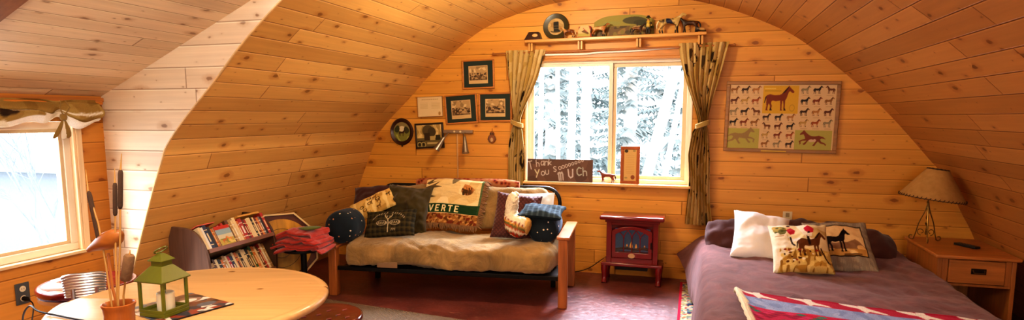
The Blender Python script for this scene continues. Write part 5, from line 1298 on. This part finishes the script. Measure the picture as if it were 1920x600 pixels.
# oval portrait of a horse
oc = at_y(754, 247, Y1 - .003); ov = empty('oval_picture', oc - Vector((0, 0, .14)), 'oval dark wood framed picture of a horse in a field, leftmost on the wall', 'picture')
Mv = T(oc) @ RX(90) @ Matrix.Diagonal((1, 1.06, 1, 1))
mb = MB(); mb.lathe([(.090, 0), (.128, 0), (.130, .01), (.118, .024), (.104, .020), (.094, .008), (.088, .006)], 48, Mv); mb.build('frame', wood('oval_dark_frame', '3a1c10', 0, .3, .3), ov)
cv = Canvas(.19, .20, 70, '7c7a34'); cv.rect(0, .12, .19, .2, '8a7a4a'); cv.ell(.10, .13, .05, .028, 'd8c8a0'); cv.ell(.04, .13, .03, .04, '3a3a1c'); cv.ell(.15, .12, .03, .04, '3f3a1c'); cv.horse(.10, .055, .085, '3a1c10'); cv.blotch(['a8a04a', '5a5a22'], 12, 3, -.03, cv.Y < .07)
mb = MB(); a_ = cv.get()
def ovf(u, v):
    a, b = 2 * u - 1, 2 * v - 1; x, y = a * math.sqrt(1 - b * b / 2), b * math.sqrt(1 - a * a / 2); return oc + Vector((x * .092, -.008, y * .0975))
mb.grid(ovf, cv.nx, cv.ny, 0, a_); mb.build('print', P_ART, ov)
mb = MB(); mb.box((oc.x - .008, Y1 - .012, oc.z - .152), (oc.x + .008, Y1 - .002, oc.z - .136)); mb.build('hanger_peg', DKF, ov)

# horse breeds poster
PC = 'd2b083'
def posterf(w_, h_):
    cv = Canvas(w_, h_, 270, PC); u = w_ / .86
    cols = ['7a3418', '5a2a16', '2a1a12', '8a5a2a', 'b08a4a', '6a3a1c', '3a2214', '9a4a20', '1f1712', 'a8703a', '8a7a5a']
    X = lambda f: f * w_
    Yp = lambda f: h_ * (1 - f)
    cv.rect(X(.322), Yp(.445), X(.655), Yp(.02), 'cfa02a'); cv.rect(0, Yp(1.0), X(.308), Yp(.685), 'aaa04e'); cv.rect(X(.645), Yp(1.0), X(.985), Yp(.695), 'aaa04e')
    cv.rect(X(.335), Yp(.07), X(.44), Yp(.06), 'e0c468'); cv.rect(X(.335), Yp(.11), X(.49), Yp(.09), 'b8901f')
    cv.horse(X(.475), Yp(.40), w_ * .29, '7a3014', dark='3a160a'); cv.ring(X(.60), Yp(.36), .022 * u, .03 * u, .2, 'b08a28')
    cv.horse(X(.145), Yp(.96), w_ * .24, '93784a', run=True); cv.horse(X(.80), Yp(.965), w_ * .22, '7a3a20', True, run=True); cv.ell(X(.80), Yp(.855), .022 * u, .012 * u, 'c9a88a'); cv.ell(X(.83), Yp(.85), .012 * u, .012 * u, 'c9a88a')
    k = 0
    def cell(fx, fy, s=.094):
        nonlocal k
        c = cols[(k * 7 + 3) % len(cols)]; cv.horse(X(fx), Yp(fy), w_ * s, c, k % 11 == 5, dark='1f120c'); cv.rect(X(fx - .03), Yp(fy + .034), X(fx + .03), Yp(fy + .022), 'bf9c70'); k += 1
    for r_ in range(4):
        for q in range(3):
            cell(.055 + q * .103, .14 + r_ * .168); cell(.72 + q * .11, .14 + r_ * .168)
    for r_ in range(4):
        for q in range(3): cell(.37 + q * .115, .555 + r_ * .138, .086)
    return cv
pe, Mp_, pw, ph = framed('horse_poster', [(1362, 152), (1578, 152), (1567, 289), (1357, 283)], WY, .030, wood('golden_brown_frame', '9a6a30', 0, .4, .35), posterf, 'framed chart of horse breeds hanging on the wall above the bed', 'poster', depth=.026)
mb = MB(); mb.box((-.14, -.0145, -ph / 2 + .006), (.06, -.0132, -ph / 2 + .016), M=Mp_); mb.build('yellow_sticker', plain('yellow_label', 'c9a02a', .6), pe)

# white outlet above the bed
p0, p1 = at_y(1468, 396, Y1), at_y(1485, 408, Y1)
wo = empty('wall_outlet', ((p0.x + p1.x) / 2, Y1, p1.z), 'cream wall outlet low on the end wall above the white pillow', 'outlet')
mb = MB(); mb.box((p0.x, Y1 - .007, p1.z - .03), (p1.x, Y1 - .001, p0.z)); mb.build('cover_plate', plain('cream_plate', 'd9c49a', .4), wo, bevel=.002)
mb = MB(); mb.box((p0.x + .022, Y1 - .009, p1.z + .006), (p1.x - .022, Y1 - .0065, p0.z - .012)); mb.build('receptacle', plain('tan_receptacle', '9a8058', .5), wo, bevel=.001)

# wall light bar with two spot heads
b0, b1 = at_y(833, 246, Y1), at_y(888, 247, Y1); BRN = plain('brushed_nickel', '9a9488', .35, .9, .1, 60)
lb = empty('spotlight_bar', (b0 + b1) / 2, 'nickel wall light bar with two cone shaped spot heads', 'wall light')
mb = MB(); mb.box((b0.x, Y1 - .035, b0.z - .02), (b1.x, Y1 - .002, b0.z + .014)); mb.build('bar', plain('nickel_bar', 'a08a70', .35, .7), lb, bevel=.004)
for k in (-.035, .03):
    mb = MB(); mb.lathe([(.010, 0), (.010, .004), (.004, .007), (.001, .007)], 14, T((b0.x + b1.x) / 2 + k, Y1 - .035, b0.z - .003) @ RX(90)); mb.build('screw_cap', plain('pale_cap', 'e0cda0', .4), lb)
def spot(p, q, tip):
    a, b, c = at_y(*p, Y1 - .04), at_y(*q, Y1 - .12), at_y(*tip, Y1 - .16); d = (c - b)
    mb = MB(); mb.tube([a, a + Vector((0, -.04, -.01)), b], .006, 8); s = mb.build('swivel_arm', BRN, lb)
    mb = MB(); L = d.length; Mx = frame(b, d.orthogonal(), d); mb.lathe([(.012, -.01), (.016, 0), (.019, L * .3), (.034, L * .95), (.036, L), (.033, L), (.017, L * .35), (.001, L * .3)], 24, Mx); h = mb.build('spot_head', BRN, s)
    mb = MB(); mb.lathe([(.001, L * .86), (.028, L * .88), (.031, L * .95), (.02, L * 1.0), (.001, L * 1.02)], 20, Mx); mb.build('bulb', plain('silver_bulb', 'c9c0a8', .2, .3), h)
spot((842, 248), (832, 259), (818, 281)); spot((871, 248), (871, 258), (873, 287))
mb = MB(); c0_, c1_ = at_y(857, 252, Y1 - .004), at_y(859, 342, Y1 - .004); mb.tube([c0_, c0_.lerp(c1_, .5), c1_, c1_ + Vector((0, 0, -.25))], .008, 8); mb.build('cable_cover', wood('pale_cable_cover', 'c9985a', 2), lb)
# owl shaped hanging ornament
ow = at_y(923, 258, Y1); oe = empty('owl_ornament', ow + Vector((0, 0, -.05)), 'small owl shaped hanging ornament under the prints beside the curtain', 'ornament')
mb = MB(); mb.lathe([(.001, 0), (.030, 0), (.036, .006), (.030, .014), (.001, .016)], 24, T(ow.x, Y1 - .001, ow.z - .012) @ RX(90) @ Matrix.Diagonal((1, 1.25, 1, 1))); mb.build('body', wood('owl_wood', '8a5224', 2), oe)
mb = MB(); mb.lathe([(.001, 0), (.022, 0), (.025, .005), (.018, .014), (.001, .016)], 20, T(ow.x, Y1 - .001, ow.z + .035) @ RX(90)); mb.build('head', wood('owl_head_wood', '7a4a22', 2), oe)
for s in (-1, 1):
    mb = MB(); mb.lathe([(.001, 0), (.007, 0), (.006, .004), (.001, .005)], 12, T(ow.x + s * .009, Y1 - .016, ow.z + .038) @ RX(90)); mb.build('eye', plain('owl_eye', '2a2018', .3), oe)
    mb = MB(); mb.tube([(ow.x + s * .026, Y1 - .01, ow.z + .02), (ow.x + s * .036, Y1 - .012, ow.z - .015), (ow.x + s * .024, Y1 - .01, ow.z - .045)], [.006, .009, .004], 8); mb.build('wing', wood('owl_wing', '6a3a18', 2), oe)
mb = MB(); mb.lathe([(.001, 0), (.014, 0), (.013, .005), (.001, .006)], 16, T(ow.x, Y1 - .016, ow.z - .02) @ RX(90) @ Matrix.Diagonal((1, 1.5, 1, 1))); mb.build('belly', plain('owl_belly', 'c9a878', .5), oe)
mb = MB(); mb.tube([(ow.x, Y1 - .006, ow.z + .058), (ow.x, Y1 - .004, ow.z + .09)], .002, 6); mb.build('hanging_loop', BLACK, oe)

# ------------------------------------------------------------------ shelf over the window
SHP = wood('shelf_pine', 'd59a4c', 0, .35, .25)
s0, s1 = at_y(983, 77, 5.565), at_y(1325, 61, 5.565)
SZ0, SZ1 = s0.z + .010, s1.z + .010
sh = empty('wall_shelf', ((s0.x + s1.x) / 2, Y1, s0.z - .03), 'long pine shelf holding horse figures above the end window', 'shelf')
Msh = frame((s0.x, 0, SZ0), (s1.x - s0.x, 0, SZ1 - SZ0), (0, 0, 1)); SL = math.hypot(s1.x - s0.x, SZ1 - SZ0)
def shp(f, y, dz_=0.0): return Msh @ Vector((SL * f, y, dz_))
mb = MB(); mb.M = Msh; mb.box((0, 5.565, -.026), (SL, Y1 - .001, 0)); mb.build('board', SHP, sh, bevel=.004)
for f in (.03, .32, .645, .97):
    mb = MB(); mb.M = Msh; x = SL * f; mb.box((x - .022, 5.60, -.10), (x - .004, Y1 - .001, -.0265)); mb.box((x + .004, 5.60, -.10), (x + .022, Y1 - .001, -.0265)); mb.box((x - .022, 5.64, -.115), (x + .022, Y1 - .001, -.1005)); mb.build('bracket', wood('bracket_pine', 'd9a050', 2, .4), sh, bevel=.002)

def xs(px): # position along the shelf for a photo column
    p = at_y(px, 55, 5.635); return p.x
def shz(x): return SZ0 + (SZ1 - SZ0) * (x - s0.x) / (s1.x - s0.x) + .0005
def horse(px, hgt, face, colfn, label, y=5.635, rear=False, cat_='figurine', base=None, name='horse_figurine', mane=None, extra=None):
    x = px if base is not None else xs(px); z = base if base is not None else shz(x)
    s = hgt / 1.55
    M = T(x, y, z + .002) @ (RZ(180) if face < 0 else I4) @ Matrix.Scale(s, 4) @ Matrix.Diagonal((1.22, 1.0, 1.0, 1.0))
    if rear: M = M @ T(-.25, 0, .12) @ RY(-38)
    N = [((0, 0, .98), .20), ((-.42, 0, 1.02), .22), ((.42, 0, 1.0), .20), ((.62, 0, 1.22), .13), ((.78, 0, 1.46), .10), ((.92, 0, 1.50), .085), ((1.08, 0, 1.36), .055), ((.80, 0, 1.60), .02)]
    E_ = [(0, 1), (0, 2), (2, 3), (3, 4), (4, 5), (5, 6), (4, 7)]
    for (bx, by, par, fr) in ((-.5, .12, 1, 0), (-.5, -.12, 1, 0), (.46, .1, 2, 1), (.46, -.1, 2, 1)):
        i = len(N); o_ = (.08 if by > 0 else -.08)
        if fr:
            if rear: N += [((bx + .14, by, .72), .085), ((bx + .34, by, .52), .055), ((bx + .22, by, .30), .05)]
            else: N += [((bx + .02, by, .68), .09), ((bx + o_ * .6, by, .36), .055), ((bx + o_, by, .03), .06)]
        else:
            N += [((bx + .04, by, .68), .115), ((bx - .08 + o_, by, .40), .06), ((bx + o_, by, .03), .06)]
        E_ += [(par, i), (i, i + 1), (i + 1, i + 2)]
    i = len(N); N += [((-.70, 0, 1.02), .06), ((-.82, 0, .70), .07), ((-.80, 0, .42), .03)]; E_ += [(1, i), (i, i + 1), (i + 1, i + 2)]
    o = skin(name, N, E_, painted('figure_paint_' + str(px).replace('.', ''), .45, .4, .05, 200, .15), sub=1, colfn=colfn, M=M)
    if rear:
        lo = min((o.matrix_basis @ v.co).z for v in o.data.vertices); o.location.z += shz(x) + .001 - lo
    return tag(o, label, cat_)
def hcol(body, mane, sock, patch=None):
    def f(p):
        if p.x > .45 and p.z > 1.25 and p.x < .80 and p.x + .55 * (1.5 - p.z) < .78: return mane
        if p.x < -.68: return mane
        if p.z < .30: return sock
        if patch and noise.noise(Vector((p.x * 2.6 + 3, p.y * 1.5, p.z * 2.6))) > .02: return patch
        return body
    return f
# shelf objects left to right
x = xs(1001); zz = shz(x)
e = empty('carved_box', (x, 5.63, zz), 'dark brown low carved box with pale oval, far left on the shelf', 'box')
mb = MB(); mb.add([(x - .085, 5.59, zz), (x + .075, 5.59, zz), (x + .075, 5.69, zz), (x - .085, 5.69, zz), (x - .045, 5.61, zz + .075), (x + .05, 5.61, zz + .075), (x + .05, 5.68, zz + .075), (x - .045, 5.68, zz + .075)], [(0, 3, 2, 1), (4, 5, 6, 7), (0, 1, 5, 4), (1, 2, 6, 5), (2, 3, 7, 6), (3, 0, 4, 7)]); mb.build('box_body', wood('dark_carved_wood', '3c1f10', 0, .4, .4), e, bevel=.005)
mb = MB(); mb.lathe([(.001, 0), (.024, 0), (.026, .003), (.02, .006), (.001, .006)], 20, T(x + .02, 5.5985, zz + .04) @ RX(76) @ Matrix.Diagonal((1, .6, 1, 1))); mb.build('oval_inlay', plain('pale_inlay', 'd9b070', .5), e)
x = xs(1041); zz = shz(x); Mpl = T(x, 5.672, zz + .118) @ RX(-8)
e = empty('decorative_plate', (x, 5.67, zz), 'round dark olive plate with black boot picture standing on the shelf', 'plate')
mb = MB(); mb.lathe([(.001, 0), (.07, 0), (.118, .012), (.12, .015), (.116, .017), (.07, .006), (.001, .006)], 56, Mpl @ RX(90)); mb.build('plate_rim', plain('dark_olive_glaze', '3a3318', .3, var=.2), e)
cv = Canvas(.15, .15, 60, 'b08f56'); cv.blotch(['a07c44', 'c0a068'], 8, 2, -.02); cv.poly([(.05, .115), (.098, .12), (.1, .05), (.115, .04), (.115, .03), (.055, .03), (.055, .05)], '1f1c14'); cv.rect(.055, .078, .098, .082, '5a5030'); cv.rect(.055, .055, .098, .06, '5a5030'); cv.line([(.03, .028), (.12, .028)], .01, '4a3a1c')
mb = MB(); a_ = cv.get()
def plf(u, v):
    a, b = 2 * u - 1, 2 * v - 1; xx, yy = a * math.sqrt(1 - b * b / 2), b * math.sqrt(1 - a * a / 2); return Mpl @ Vector((xx * .078, -.0075, yy * .078))
mb.grid(plf, cv.nx, cv.ny, 0, a_); mb.build('plate_picture', P_ART, e)
horse(1068, .098, -1, hcol('b8803e', 'd9c08a', '3a2414', '6a3a1a'), 'small tan horse figurine in front of the round olive plate', 5.60)
x = xs(1097); zz = shz(x); cv = Canvas(.12, .105, 54, 'c8b078'); cv.rect(0, 0, .12, .035, 'b0a050'); cv.poly([(.03, .05), (.09, .025), (.1, .035), (.06, .07)], '6a4a24'); cv.line([(.045, .08), (.08, .05)], .007, 'b05a4a'); cv.rect(0, 0, .12, .006, 'a03422'); cv.rect(.11, 0, .12, .105, 'a03422')
Mq = T(x, 5.622, zz + .0555) @ RX(-10); mb = MB()
a_ = cv.get(); mb.grid(lambda u, v: Mq @ Vector(((u - .5) * (.12 if v < .55 else .12 - .09 * (v - .55)), -.007, (v - .5) * .105)), cv.nx, cv.ny, 0, a_); mb.box((-.056, -.0065, -.0525), (.056, .012, .045), M=Mq)
tag(mb.build('small_plaque', P_ART, col0='7a2a1c'), 'small cream picture plaque with red edges standing on the shelf', 'plaque')
horse(1124, .115, 1, hcol('a8682c', '2a1a10', '1c120c', 'd0b078'), 'brown and cream horse figurine left of the arched landscape plaque', 5.605)
# arched landscape plaque
x0, x1 = xs(1112), xs(1226); xm = (x0 + x1) / 2; W2 = x1 - x0; zz = shz(xm) + .009; H2 = .185
cv = Canvas(W2, H2, 120, '8e8436'); cv.rect(0, H2 * .45, W2, H2, '948838'); cv.rect(0, 0, W2, H2 * .48, '6a5028'); cv.blotch(['8a6a34', '4a3a1c', '7a6a2c'], 10, 8, -.03, cv.Y < H2 * .48); cv.ell(W2 * .70, H2 * .72, W2 * .22, H2 * .18, '4a4420'); cv.ell(W2 * .80, H2 * .62, W2 * .14, H2 * .14, '3a3818'); cv.ell(W2 * .9, H2 * .5, W2 * .1, H2 * .12, '4a4a20'); cv.line([(W2 * .72, H2 * .35), (W2 * .72, H2 * .6)], .012, '3a2a14'); cv.ell(W2 * .25, H2 * .62, W2 * .2, H2 * .1, '8e8a40'); cv.ell(W2 * .75, H2 * .35, W2 * .12, H2 * .12, 'c0a070', .7)
e = empty('landscape_plaque', (xm, 5.68, zz), 'wide arched plaque painted with a tree landscape at the back of the shelf', 'plaque')
def lpf(off):
    def g(u, v):
        xx = (u - .5) * 2; top = H2 * (1 - .30 * abs(xx) ** 3.5); return Vector((xm + xx * W2 / 2, 5.688 - off + .012 * v, zz + top * v))
    return g
mb = MB(); mb.grid(lpf(.007), cv.nx, cv.ny, 0, cv.get()); mb.build('painting', P_ART, e)
mb = MB(); mb.grid(lpf(.004), 30, 8); mb.build('backing', wood('plaque_wood', 'a87a34', 0), e, solid=.006)
horse(1195, .088, 1, hcol('3a2010', '120c08', '120c08', '8a5a2c'), 'small dark horse figurine in front of the arched landscape plaque', 5.60)
# cowboy figure
x = xs(1215.5); zz = shz(x); 
def cowc(p):
    if p.z > .86: return '1f1610'
    if p.z > .78: return 'c08a58'
    if p.z > .56: return '2a2016' if abs(p.x) > .09 else 'd8b43a'
    if p.z > .46: return 'cfae50'
    return '241a12'
Mc = T(x, 5.615, zz) @ Matrix.Scale(.155, 4)
cw = skin('standing_figurine', [((0, 0, .50), (.12, .09)), ((0, 0, .66), (.14, .09)), ((0, 0, .76), (.05, .05)), ((0, 0, .84), (.075, .075)), ((0, 0, .93), (.07, .07)), ((.16, -.03, .66), .05), ((.19, -.05, .48), .04), ((-.16, -.03, .66), .05), ((-.19, -.05, .48), .04), ((.07, 0, .26), .07), ((.08, -.02, .03), .06), ((-.07, 0, .26), .07), ((-.08, -.02, .03), .06)],
     [(0, 1), (1, 2), (2, 3), (3, 4), (1, 5), (5, 6), (1, 7), (7, 8), (0, 9), (9, 10), (0, 11), (11, 12)], painted('figure_paint_rider', .5, .4, .05, 200), sub=1, colfn=cowc, M=Mc)
tag(cw, 'dark standing figurine with yellow front beside the arched plaque', 'figurine')
mb = MB(); mb.lathe([(.021, .0), (.022, .002), (.013, .004), (.011, .016), (.001, .018)], 18, T(x, 5.615, zz + .148)); hat = mb.build('hat', plain('black_felt_hat', '1a1410', .8), cw)
hat.matrix_parent_inverse = I4; 
def pinto(p):
    if -.3 < p.x < .3 and p.z > .82: return '1c2340' if noise.noise(Vector((p.x * 6, 0, p.z * 6))) > -.1 else 'd0b060'
    return hcol('c9a860', 'e0cc98', '2a1a10', '3a2414')(p)
horse(1255, .168, 1, pinto, 'tall cream and brown horse figurine with blue saddle blanket on the shelf', 5.635)
horse(1294, .132, -1, hcol('2c1a10', '140c08', '1a100a', '4a2c16'), 'dark brown horse figurine with raised head near the right end of the shelf', 5.63)
x = xs(1313); zz = shz(x)
lh = skin('lying_foal_figurine', [((0, 0, .25), (.2, .2)), ((-.35, 0, .24), (.22, .2)), ((.3, 0, .32), (.17, .2)), ((.42, 0, .6), .1), ((.5, 0, .78), .09), ((.68, 0, .68), .06), ((.46, 0, .93), .02), ((.5, -.1, .08), .07), ((.2, -.16, .06), .06), ((-.55, -.15, .08), .08), ((-.2, -.22, .06), .06)], [(0, 1), (0, 2), (2, 3), (3, 4), (4, 5), (4, 6), (2, 7), (7, 8), (1, 9), (9, 10)], painted('figure_paint_foal', .45, .4, .05, 200), sub=1, colfn=lambda p: 'c9a060' if p.z > .2 and p.x < .1 else '2f1c10', M=T(x, 5.62, zz + .003) @ RZ(180) @ Matrix.Scale(.085, 4))
tag(lh, 'small lying dark foal figurine at the right end of the shelf', 'figurine')

# ------------------------------------------------------------------ curtains, rod and cable
ROD = wood('rod_wood', 'a8682c', 0, .4)
r0, r1 = at_y(925, 101, 5.645), at_y(1377, 84, 5.645)
rd = empty('curtain_rod', (r0 + r1) / 2, 'thin wooden curtain rod over the end window', 'curtain rod')
mb = MB(); mb.tube([r0, r1], .008, 10); mb.build('rod', ROD, rd)
for p in (r0, r1):
    mb = MB(); mb.lathe([(.001, -.012), (.011, -.008), (.013, 0), (.011, .008), (.001, .012)], 12, T(p) @ RY(90)); mb.build('finial', ROD, rd)
for p in (r0.lerp(r1, .06), r0.lerp(r1, .94)):
    mb = MB(); mb.box((p.x - .006, p.y + .006, p.z - .012), (p.x + .006, Y1 - .001, p.z + .004)); mb.build('rod_bracket', BLACK, rd)
def ccurt(seed):
    cv = Canvas(1.15, 1.75, 120, 'c2a468', 1); r = random.Random(seed)
    cv.blotch(['cdb27a', 'b2924f'], 3, seed, -.02)
    for k in range(34):
        x, y, s = r.uniform(0, 1.15), r.uniform(.02, 1.7), r.uniform(.035, .07)
        c = r.choice(['2f2116', '3a2a1c', '4a3824', '5a4a34'])
        if k % 2: cv.horse(x, y, s * 2.0, c, r.random() < .5)
        else: cv.ell(x, y, s * .6, s, c); cv.ell(x + s * .5, y + s * .6, s * .3, s * .5, c); cv.line([(x, y - s), (x + s, y - s * 1.6)], .012, c)
    return cv
def curtain(name, keys, label, seed, flip):
    """keys: (z, x left, x right) from top to bottom"""
    cv = ccurt(seed); a_ = cv.get()[::1]
    zs = [k[0] for k in keys]
    def ed(z):
        for (z0, a0, b0), (z1, a1, b1) in zip(keys, keys[1:]):
            if z <= z0 and z >= z1:
                f = (z0 - z) / (z0 - z1); f = f * f * (3 - 2 * f) if False else f
                return a0 + (a1 - a0) * f, b0 + (b1 - b0) * f
        return keys[-1][1:]
    e = empty(name, ((keys[-1][1] + keys[-1][2]) / 2, 5.63, keys[-1][0]), label, 'curtain')
    def fn(u, v):
        z = zs[-1] + (zs[0] - zs[-1]) * v; x0, x1 = ed(z); w_ = x1 - x0
        ph = u * 2 * math.pi * 7.5 + .5 * math.sin(v * 5 + seed)
        amp = .016 + .012 * min(1, .12 / max(w_, .05)); tie = math.exp(-((z - 1.415) / .05) ** 2)
        y = 5.625 + amp * math.sin(ph) * (1 - .35 * tie) + .012 * math.sin(u * 9 + v * 3) + (.006 if z > 2.05 else 0)
        xx = x0 + w_ * (u + .018 * math.sin(ph * 2 + 1)) + .006 * math.sin(z * 9 + u * 4)
        return Vector((xx, y, z))
    mb = MB(); mb.grid(fn, 120, cv.ny, 0, a_); mb.build('cloth', P_CLOTH, e, smooth=80)
    x0, x1 = ed(1.415); xc, hw_ = (x0 + x1) / 2, (x1 - x0) / 2 + .012
    mb = MB(); ring = [Vector((xc + hw_ * math.cos(a), 5.625 + .045 * math.sin(a), 1.415 + (.02 if flip else -.02) * math.cos(a))) for a in [k / 24 * 6.2832 for k in range(24)]]
    for dz_ in (-.012, 0, .012): mb.tube([p + Vector((0, 0, dz_)) for p in ring], .011, 6, closed=True)
    mb.build('tie_band', fabric('tan_tie', 'a8894a', .9), e)
    return e, fn
curtain('curtain', [(2.098, -1.765, -1.372), (2.0, -1.750, -1.405), (1.85, -1.735, -1.452), (1.70, -1.722, -1.512), (1.56, -1.705, -1.572), (1.47, -1.695, -1.605), (1.415, -1.690, -1.610), (1.35, -1.712, -1.595), (1.2, -1.735, -1.585), (1.0, -1.748, -1.578), (.75, -1.752, -1.575), (.50, -1.757, -1.575)], 'tan curtain with dark animal prints tied back left of the end window', 5, False)
curtain('curtain', [(2.114, -.196, .226), (2.0, -.172, .195), (1.85, -.135, .155), (1.70, -.092, .122), (1.56, -.045, .098), (1.46, -.012, .082), (1.415, -.006, .076), (1.35, -.045, .088), (1.15, -.072, .098), (.95, -.068, .112), (.75, -.078, .122), (.525, -.082, .140)], 'tan curtain with dark animal prints tied back right of the end window', 9, True)
mb = MB(); mb.tube(cat([at_y(x, y, Y1 - .03) for x, y in [(1022, 103), (1060, 102), (1100, 101), (1127, 98), (1180, 96), (1230, 92), (1276, 88)]]), .009, 8)
tag(mb.build('white_cable', plain('white_cable_sheath', 'fbf8f0', .5, var=.04)), 'white cable hanging wavily between the curtains above the end window', 'cable')

# window sill items
cz = WZ0 + .001
q = [at_y(x, y, 5.652) for x, y in ((990, 296), (1112, 299), (1111, 341), (989, 338))]
M, w_, h_ = quad_frame(*q); M = T(0, 0, 0) @ frame((M.translation.x, 5.652, cz + h_ / 2 + .001), (1, 0, .0), (0, .06, 1))
cv = Canvas(w_, h_, 250, '5e4234'); cv.blotch(['6a4c3c', '533a2e'], 5, 3, -.01)
ck = 'b9ab9e'
SXf = lambda px: (px - 990) / 122 * w_
SYf = lambda py: (339 - py) / 43 * h_
for ch, px, py, hp, th_, cc, ro in [('T', 993, 317, 15, 1.8, ck, .25), ('h', 1006.5, 311, 12.5, 1.5, ck, .1), ('a', 1015, 308.5, 13, 1.5, ck, .05), ('n', 1022.5, 308, 13, 1.5, ck, 0), ('k', 1030, 307, 10, 1.5, ck, 0),
        ('Y', 1005, 330, 13, 2.0, 'c9c09a', .05), ('o', 1016, 328, 14, 1.7, ck, .05), ('u', 1024, 326, 14, 1.7, ck, .1), ('S', 1040, 320, 10, 1.6, ck, .15)] + [('o', 1049 + k * 6, 316.5 - k * 2.3, 11 - k * .5, 1.3, ck, .2) for k in range(8)] + [
        ('M', 1049, 336, 16, 2.4, 'b0a49a', .1), ('U', 1068, 331, 16, 2.4, 'b9aea6', .12), ('C', 1083, 326, 15, 2.2, 'a0a494', .08), ('h', 1094, 326, 15, 2.0, 'a4a494', .08)]:
    cv.text(ch, SXf(px), SYf(py), hp / 43 * h_, th_ / 122 * w_, cc, rot=ro)
e = empty('chalk_sign', M @ Vector((0, 0, -h_ / 2)), 'brown chalk sign reading Thank You Sooooooo Much on the window sill', 'sign')
mb = MB(); mb.box((-w_ / 2, -.005, -h_ / 2), (w_ / 2, .006, h_ / 2), M=M); mb.build('board', plain('brown_board', '553a2c', .7), e)
mb = MB(); art_panel(mb, cv, M @ T(0, -.0058, 0)); mb.build('chalk_face', P_ART, e)
p = at_y(1139, 339, 5.655); horse(p.x, .115, -1, hcol('7a3418', '2a1410', '8a8a90'), 'small chestnut horse figurine on the window sill beside the chalk sign', 5.655, base=cz)
def motto(w_, h_):
    cv = Canvas(w_, h_, 54, 'cfa45a'); cv.rect(.006, .006, w_ - .006, h_ - .006, 'd2aa66')
    cv.ell(w_ * .2, h_ * .94, .016, .014, '3a2c1c'); cv.ell(w_ * .8, h_ * .95, .014, .01, 'a08a50'); cv.ell(w_ * .72, h_ * .12, .018, .02, '8a4a22'); cv.ell(w_ * .2, h_ * .1, .014, .008, 'a08a50')
    for k in range(11):
        y = h_ * (.80 - .055 * k); cv.line([(w_ * .18, y), (w_ * .82, y)], .0022, 'b8904c')
    return cv
q = [at_y(x, y, 5.645) for x, y in ((1164, 273), (1200, 274), (1199, 345), (1163, 344))]
dzz = cz + .001 - (q[2].z + q[3].z) / 2
me_, Mm, wm, hm = framed('framed_verse', [(1164, 273), (1200, 274), (1199, 345), (1163, 344)], 5.645, .030, wood('orange_wood_frame', 'a8561c', 2, .35, .3), motto, 'narrow orange wood frame with cream verse standing on the window sill', 'picture frame', depth=.018)
me_.location.z += dzz

# ------------------------------------------------------------------ left window valance
rv = empty('valance_rod', (XW + .055, 2.1, 1.560), 'wooden rod holding the tied valance above the left window', 'curtain rod')
mb = MB(); mb.tube([(XW + .055, 1.1, 1.565), (XW + .055, 3.005, 1.565)], .011, 12); mb.build('rod', wood('orange_rod', 'c87a2c', 1, .35), rv)
mb = MB(); mb.box((XW + .001, 2.955, 1.548), (XW + .052, 2.967, 1.580)); mb.build('rod_bracket', BLACK, rv)
cv = Canvas(1.9, .22, 300, '9a7a40'); cv.blotch(['a88a4c', '8a6a34'], 4, 6, -.02); cv.paint(cv.Y < .05, 'efe8da'); cv.line([(1.0, .10), (1.25, .13), (1.5, .09)], .012, 'e6dcc8'); cv.line([(1.62, .09), (1.75, .12), (1.88, .10)], .010, 'e6dcc8'); cv.ell(1.32, .10, .035, .028, '2f2016'); cv.ell(1.36, .09, .03, .012, '3a281a'); cv.ell(.6, .12, .04, .03, '3a281a'); cv.blotch(['e2d6be'], 3, 19, -.06, cv.Y < .08)
vl = empty('valance', (XW + .07, 2.0, 1.42), 'tan valance gathered and tied with a bow above the left window', 'valance')
YT = 2.705
def vfn(u, v):
    y = 1.08 + (2.955 - 1.08) * u
    d1 = math.exp(-((y - YT) / .055) ** 2)
    bottom = 1.452 - .030 * math.cos((y - YT) * 2 * math.pi / .62) ** 2 * (1 - d1) + .028 * d1 - (.045 * math.exp(-((y - 2.84) / .06) ** 2)) + .02 * max(0, (y - 2.9) / .05)
    top = 1.583 - .012 * d1
    zz = bottom + (top - bottom) * v
    puff = math.sin(math.pi * min(1, v * 1.15)) ** .8 if v < .87 else math.sin(math.pi * min(1, v * 1.15)) ** .8
    x = XW + .058 + (.012 + .055 * puff * (1 - .7 * d1)) + .012 * math.sin(v * 16 + y * 11) * (1 - d1) + .006 * fbm((y, v, 1), 9.0)
    sag = .018 * math.sin(v * 9 + (y - YT) * 8) * (1 - d1) * v * (1 - v) * 4
    return Vector((x, y, zz + sag))
mb = MB(); mb.grid(vfn, cv.nx, cv.ny, 0, cv.get()); mb.build('gathered_cloth', P_CLOTH, vl, smooth=80)
TANB = fabric('tan_bow', '8f7038', .9, .2); PALE = fabric('pale_lining', 'e4d9c4', .9, .1)
x_ = XW + .115
mb = MB(); mb.lathe([(.001, -.022), (.016, -.016), (.02, 0), (.016, .016), (.001, .022)], 14, T(x_ + .002, YT, 1.478)); mb.build('bow_knot', TANB, vl)
for a, l, m_ in ((-.075, .125, TANB), (-.018, .135, PALE), (.012, .125, TANB)):
    mb = MB(); p0 = Vector((x_, YT, 1.475)); p1 = Vector((x_ + .012, YT + a, 1.475 - l)); wd = Vector((0, .03, .008))
    mb.add([p0 - wd * .25, p0 + wd * .25, p0.lerp(p1, .5) + wd * .6 + Vector((.01, 0, 0)), p1 + wd, p1 - wd, p0.lerp(p1, .5) - wd * .6 + Vector((.01, 0, 0))], [(0, 1, 2, 5), (5, 2, 3, 4)]); mb.build('bow_tail', m_, vl, solid=.003, subsurf=1)
for s in (-1, 1):
    mb = MB(); mb.tube([Vector((x_ + .004, YT, 1.48)), Vector((x_ + .02, YT + s * .03, 1.535)), Vector((x_ + .008, YT + s * .012, 1.575))], [.004, .003, .003], 6); mb.build('tie_string', TANB, vl)
